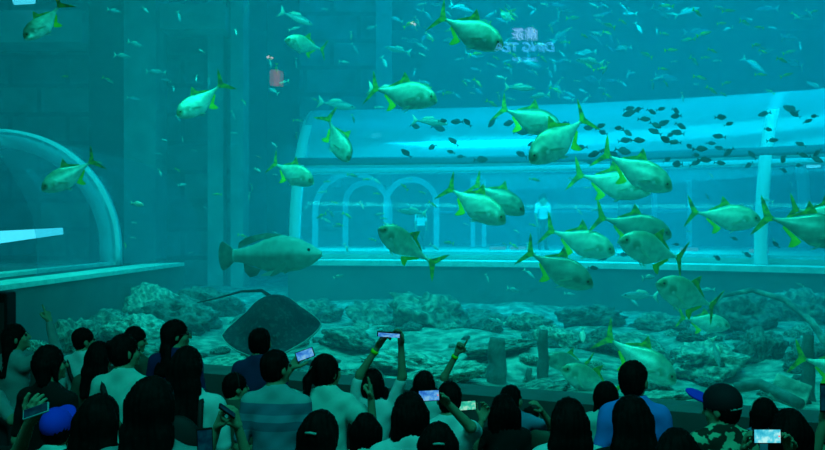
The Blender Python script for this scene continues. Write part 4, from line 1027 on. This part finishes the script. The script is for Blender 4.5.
person('boy with cropped hair and white shirt left of the woman in mint', 84.5, 341, 20, 7.8, 15, 55, 0, 'short', 'white', extras=('strap',))
person('long-haired person in dark green squeezed left of the woman in mint', 101, 357, 24, 6.7, 0, 20, 0, 'long', 'green')
person('woman in a mint tee with a black diagonal shoulder strap seen from behind', 126, 352, 27, 5.9, 8, 55, 0, 'bun', 'mint', extras=('strap',))
person('dark-haired man in dark green leaning right behind the woman in mint', 136, 340, 20, 7.7, 30, 80, -10, 'short', 'green')
person('woman with glasses and long dark hair in a purple top, face turned right', 177, 335, 24, 7.0, 10, 75, 0, 'long', 'purple', extras=('glasses',))
person('long-haired person in a white top wearing the black backpack', 188, 367, 32, 5.2, 0, 10, 0, 'long', 'white', extras=('backpack_straps', 'bag'))
person('large dark head with long hair in front of the woman in mint, grey collar', 154, 405, 46, 3.65, 0, 5, 0, 'long', 'grey')
person('child in a bright blue cap near the bottom left corner', 57, 430, 30, 4.85, 10, 0, 0, 'short', 'mint', extras=('bluecap',))
person('person with long black hair at the bottom, right of the blue cap', 101, 421, 42, 4.3, 0, 10, 0, 'long', 'black')
person('person cut by the left edge, of whom only the arm raising a phone shows', -30, 412, 34, 4.3, 0, 20, 0, 'short', 'black', Rr=(30, 421, 3.95, 'hold', (.2, 1, .2), (.2, -.3, -1)))
person('person at the left edge stretching a bare forearm to the right', -22, 372, 28, 6.2, 0, 30, 0, 'short', 'grey', Rr=(36, 399, 6.0, 'relax', (0, 0, -1), (-.2, -.3, -1)))
person('man in navy right of the backpack wearer, rising behind the striped polo man', 260, 343, 24, 7.0, 5, 0, 0, 'short', 'navy')
person('broad man in a striped teal polo seen from behind', 277, 368, 29, 5.5, 5, 45, 0, 'short', 'polo')
person('boy with short hair and headband left of the striped polo man', 236, 388, 23, 6.3, 30, 60, 0, 'short', 'green', extras=('darkband',))
person('person below the frame whose two green-lit hands hold a thin phone up', 228, 480, 36, 4.15, 0, 0, 0, 'short', 'black', L=(217, 428, 4.0, 'hold', (.9, .3, 0), (-.4, 0, -1)), Rr=(238, 427, 4.0, 'hold', (-.9, .3, 0), (.4, 0, -1)))
person('ponytailed woman in a pale puff-sleeved blouse, one hand filming, the other pointing', 327, 372, 28, 5.9, 8, 45, 0, 'ponytail', 'mint', sleeve='puff', extras=('hairtie',),
       L=(291, 368, 5.75, 'hold', (.8, .5, 0), (-.6, 0, -1)), Rr=(371, 398, 5.75, 'point', (-1, 0, 0), (.3, -.1, -1)))
person('girl with a headband and both arms raised holding a phone overhead', 372, 386, 26, 6.3, 0, 0, -5, 'pigtails', 'white', extras=('headband', 'bandL'),
       L=(379, 344, 6.2, 'hold', (.8, -.5, 0), (-1, 0, -.2)), Rr=(401, 344, 6.2, 'hold', (-.8, -.5, 0), (1, 0, -.2)))
person('head with long hair and a pale clip at the bottom, left of the pointing hand', 322, 434, 38, 4.4, 0, 20, 0, 'long', 'navy', extras=('hairclip',))
person('person with short dark hair in a pale top directly below the arms-up girl', 366, 431, 28, 5.0, 0, 0, 0, 'bob', 'mint')
person('person with a boxy black bob below the girl being filmed', 409, 414, 34, 4.5, 0, -10, 0, 'bob', 'white')
person('girl with pigtails raising a pointing finger, yellow wristband on that arm', 424, 386, 23, 6.8, 0, 0, 0, 'pigtails', 'white', extras=('headband', 'bandR'),
       Rr=(459, 347, 6.65, 'point', (-.3, -1, 0), (-1, 0, -.5)))
person('dark-haired person in white filming with a blue-screened phone in the right hand', 449, 399, 27, 5.4, 0, -5, 0, 'short', 'white', Rr=(447, 403, 5.06, 'hold', (-.7, -.7, 0), (1, 0, -1)))
person('head with a small pale hair clip at the bottom centre', 438, 444, 35, 4.15, 0, 0, 0, 'bob', 'white', extras=('hairclip',))
person('person in black with a pale collar holding up a green-screened phone', 503, 412, 28, 5.75, 0, -10, 0, 'bob', 'black', L=(482, 420, 5.55, 'hold', (-.6, -.8, 0), (-.3, 0, -1)))
person('person in blue-grey resting a hand on the head of a child', 512, 400, 23, 6.4, 8, 40, 0, 'short', 'bluegrey', Rr=(541, 410, 6.1, 'relax', (-.7, .2, -.6), (1, 0, -.8)))
person('small dark-haired child touched on the head by the one in blue-grey', 532, 417, 17, 6.65, 20, 60, 0, 'short', 'green')
person('person with long straight black hair and a white tee, bottom centre right', 568, 421, 36, 4.6, 0, 0, 0, 'verylong', 'white')
person('girl with a side braid and mint top left of the man in blue', 607, 397, 25, 6.2, 0, 30, 0, 'braid', 'mint')
person('tall man in a bright blue shirt with short black hair', 634, 381, 31, 5.4, 8, 35, 0, 'short', 'blue')
person('person with very long black hair in front of the man in blue', 631, 421, 39, 4.35, 0, 0, 0, 'verylong', 'black')
person('dark head barely rising above the bottom edge right of the man in blue', 675, 453, 40, 3.75, 0, 0, 0, 'bob', 'black')
person('man in a dark cap with a blue brim and camouflage shirt', 721, 409, 33, 5.1, 0, -50, -8, 'short', 'camo', extras=('cap', 'capstrap'))
person('girl with a headband between the cap wearer and the large dark head', 763, 414, 25, 5.8, 0, 0, 0, 'bob', 'bluegrey', extras=('headband',))
person('large dark head behind the cyan phone at the bottom right', 788, 432, 36, 4.75, 0, 0, 0, 'bob', 'black')
person('person below the frame whose two hands hold the cyan phone', 768, 486, 36, 4.2, 0, 0, 0, 'short', 'black', L=(744, 450, 4.0, 'hold', (.8, -.5, 0), (-.5, 0, -1)), Rr=(790, 450, 4.0, 'hold', (-.8, -.5, 0), (.5, 0, -1)))
person('person cut by the right edge raising a dark phone', 862, 402, 30, 5.0, 0, -20, 0, 'short', 'camo', L=(824, 421, 4.8, 'hold', (.3, .9, 0), (-.4, 0, -1)))
# phones
phone('pale phone tilted over a raised hand at the lower left', 36, 411, 3.88, 26, 18, 10, -55, 'dim', case=M_casel)
phone('thin dark phone seen edge-on between two green-lit hands', 227, 411, 3.95, 20, -38, 20, -72, 'dim')
phone('phone with a blue screen held up left of the ponytail woman', 305, 354.5, 5.72, 19, 20, 0, -12, 'blue', dot=False)
phone('phone held overhead by the girl with both arms raised', 389, 334.5, 6.12, 24, -4, 0, 62, 'blue', dot=False)
phone('phone with a bright blue screen held over the girl with pigtails', 429, 395.5, 4.97, 22, 3, 0, -5, 'blue')
phone('phone with a green glowing screen left of the person in black', 467, 405.5, 5.48, 19, 4, 0, -5, 'green')
phone('phone with a bright cyan screen held by two hands at the bottom right', 767, 436, 3.9, 29, 0, 0, -3, 'cyan')
phone('black phone held upright at the right edge', 828, 398, 4.75, 29, 0, -12, 0, 'dim', portrait=True)
phone('dark phone standing at the bottom, left of the thin one', 205, 443, 3.5, 30, 2, 15, -5, 'dim', portrait=True)
# black panel at the left edge
st = thing('loudspeaker', 'tall black loudspeaker column at the left edge', 'loudspeaker', (W(2, 300, 7.9).x - .02, 8.35, FZ))
st.location.x = (1 - 412.5) / F * 8.35
v, f = rbox(.20, .22, 1.75, .02); a = obj('cabinet', v, f, M_case, st); a.location = (0, 0, .94)
v, f = rbox(.16, .01, 1.55, .004); a = obj('grille', v, f, pmat('speaker_grille', (.02, .02, .02), .9, noise_scale=200, bump=.3), st); a.location = (0, -.112, .95)
v, f = rbox(.28, .30, .06, .02); a = obj('base', v, f, M_case, st); a.location = (0, 0, .03)
# ---------------------------------------------------------------- visitors inside the tunnel
person('tunnel visitor in a bright white shirt standing behind the clear side panel', 543, 200, 10, 18.4, 175, 180, 0, 'short', 'vivid', L=(549, 230, 18.2, 'relax', (-1, 0, 0), (1, 0, -.2)), Rr=(537, 230, 18.2, 'relax', (1, 0, 0), (-1, 0, -.2)), fz=PZ + .16)
person('tunnel visitor in white crouching near the arched doorway at the left', 421, 212, 9, 18.8, 170, 180, 0, 'bob', 'vivid', fz=PZ + .16)
# ---------------------------------------------------------------- hall signs behind the photographer, mirrored by the acrylic
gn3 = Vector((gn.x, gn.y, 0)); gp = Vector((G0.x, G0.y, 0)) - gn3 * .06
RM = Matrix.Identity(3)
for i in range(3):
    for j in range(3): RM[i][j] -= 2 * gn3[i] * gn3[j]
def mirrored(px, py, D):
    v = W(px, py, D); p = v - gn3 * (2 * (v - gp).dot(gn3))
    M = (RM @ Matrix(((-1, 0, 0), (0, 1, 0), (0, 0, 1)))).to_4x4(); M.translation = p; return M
def text_vf(body, size, depth=.02):
    c = bpy.data.curves.new('lettering', 'FONT'); c.body = body; c.size = size; c.align_x = 'CENTER'; c.align_y = 'CENTER'; c.extrude = depth / 2
    o = bpy.data.objects.new('lettering', c); COL.objects.link(o); bpy.context.view_layer.update()
    me = bpy.data.meshes.new_from_object(o.evaluated_get(bpy.context.evaluated_depsgraph_get()))
    v = [(p.co.x, -p.co.z, p.co.y) for p in me.vertices]; f = [tuple(q.vertices) for q in me.polygons]
    bpy.data.objects.remove(o); bpy.data.meshes.remove(me); return v, f
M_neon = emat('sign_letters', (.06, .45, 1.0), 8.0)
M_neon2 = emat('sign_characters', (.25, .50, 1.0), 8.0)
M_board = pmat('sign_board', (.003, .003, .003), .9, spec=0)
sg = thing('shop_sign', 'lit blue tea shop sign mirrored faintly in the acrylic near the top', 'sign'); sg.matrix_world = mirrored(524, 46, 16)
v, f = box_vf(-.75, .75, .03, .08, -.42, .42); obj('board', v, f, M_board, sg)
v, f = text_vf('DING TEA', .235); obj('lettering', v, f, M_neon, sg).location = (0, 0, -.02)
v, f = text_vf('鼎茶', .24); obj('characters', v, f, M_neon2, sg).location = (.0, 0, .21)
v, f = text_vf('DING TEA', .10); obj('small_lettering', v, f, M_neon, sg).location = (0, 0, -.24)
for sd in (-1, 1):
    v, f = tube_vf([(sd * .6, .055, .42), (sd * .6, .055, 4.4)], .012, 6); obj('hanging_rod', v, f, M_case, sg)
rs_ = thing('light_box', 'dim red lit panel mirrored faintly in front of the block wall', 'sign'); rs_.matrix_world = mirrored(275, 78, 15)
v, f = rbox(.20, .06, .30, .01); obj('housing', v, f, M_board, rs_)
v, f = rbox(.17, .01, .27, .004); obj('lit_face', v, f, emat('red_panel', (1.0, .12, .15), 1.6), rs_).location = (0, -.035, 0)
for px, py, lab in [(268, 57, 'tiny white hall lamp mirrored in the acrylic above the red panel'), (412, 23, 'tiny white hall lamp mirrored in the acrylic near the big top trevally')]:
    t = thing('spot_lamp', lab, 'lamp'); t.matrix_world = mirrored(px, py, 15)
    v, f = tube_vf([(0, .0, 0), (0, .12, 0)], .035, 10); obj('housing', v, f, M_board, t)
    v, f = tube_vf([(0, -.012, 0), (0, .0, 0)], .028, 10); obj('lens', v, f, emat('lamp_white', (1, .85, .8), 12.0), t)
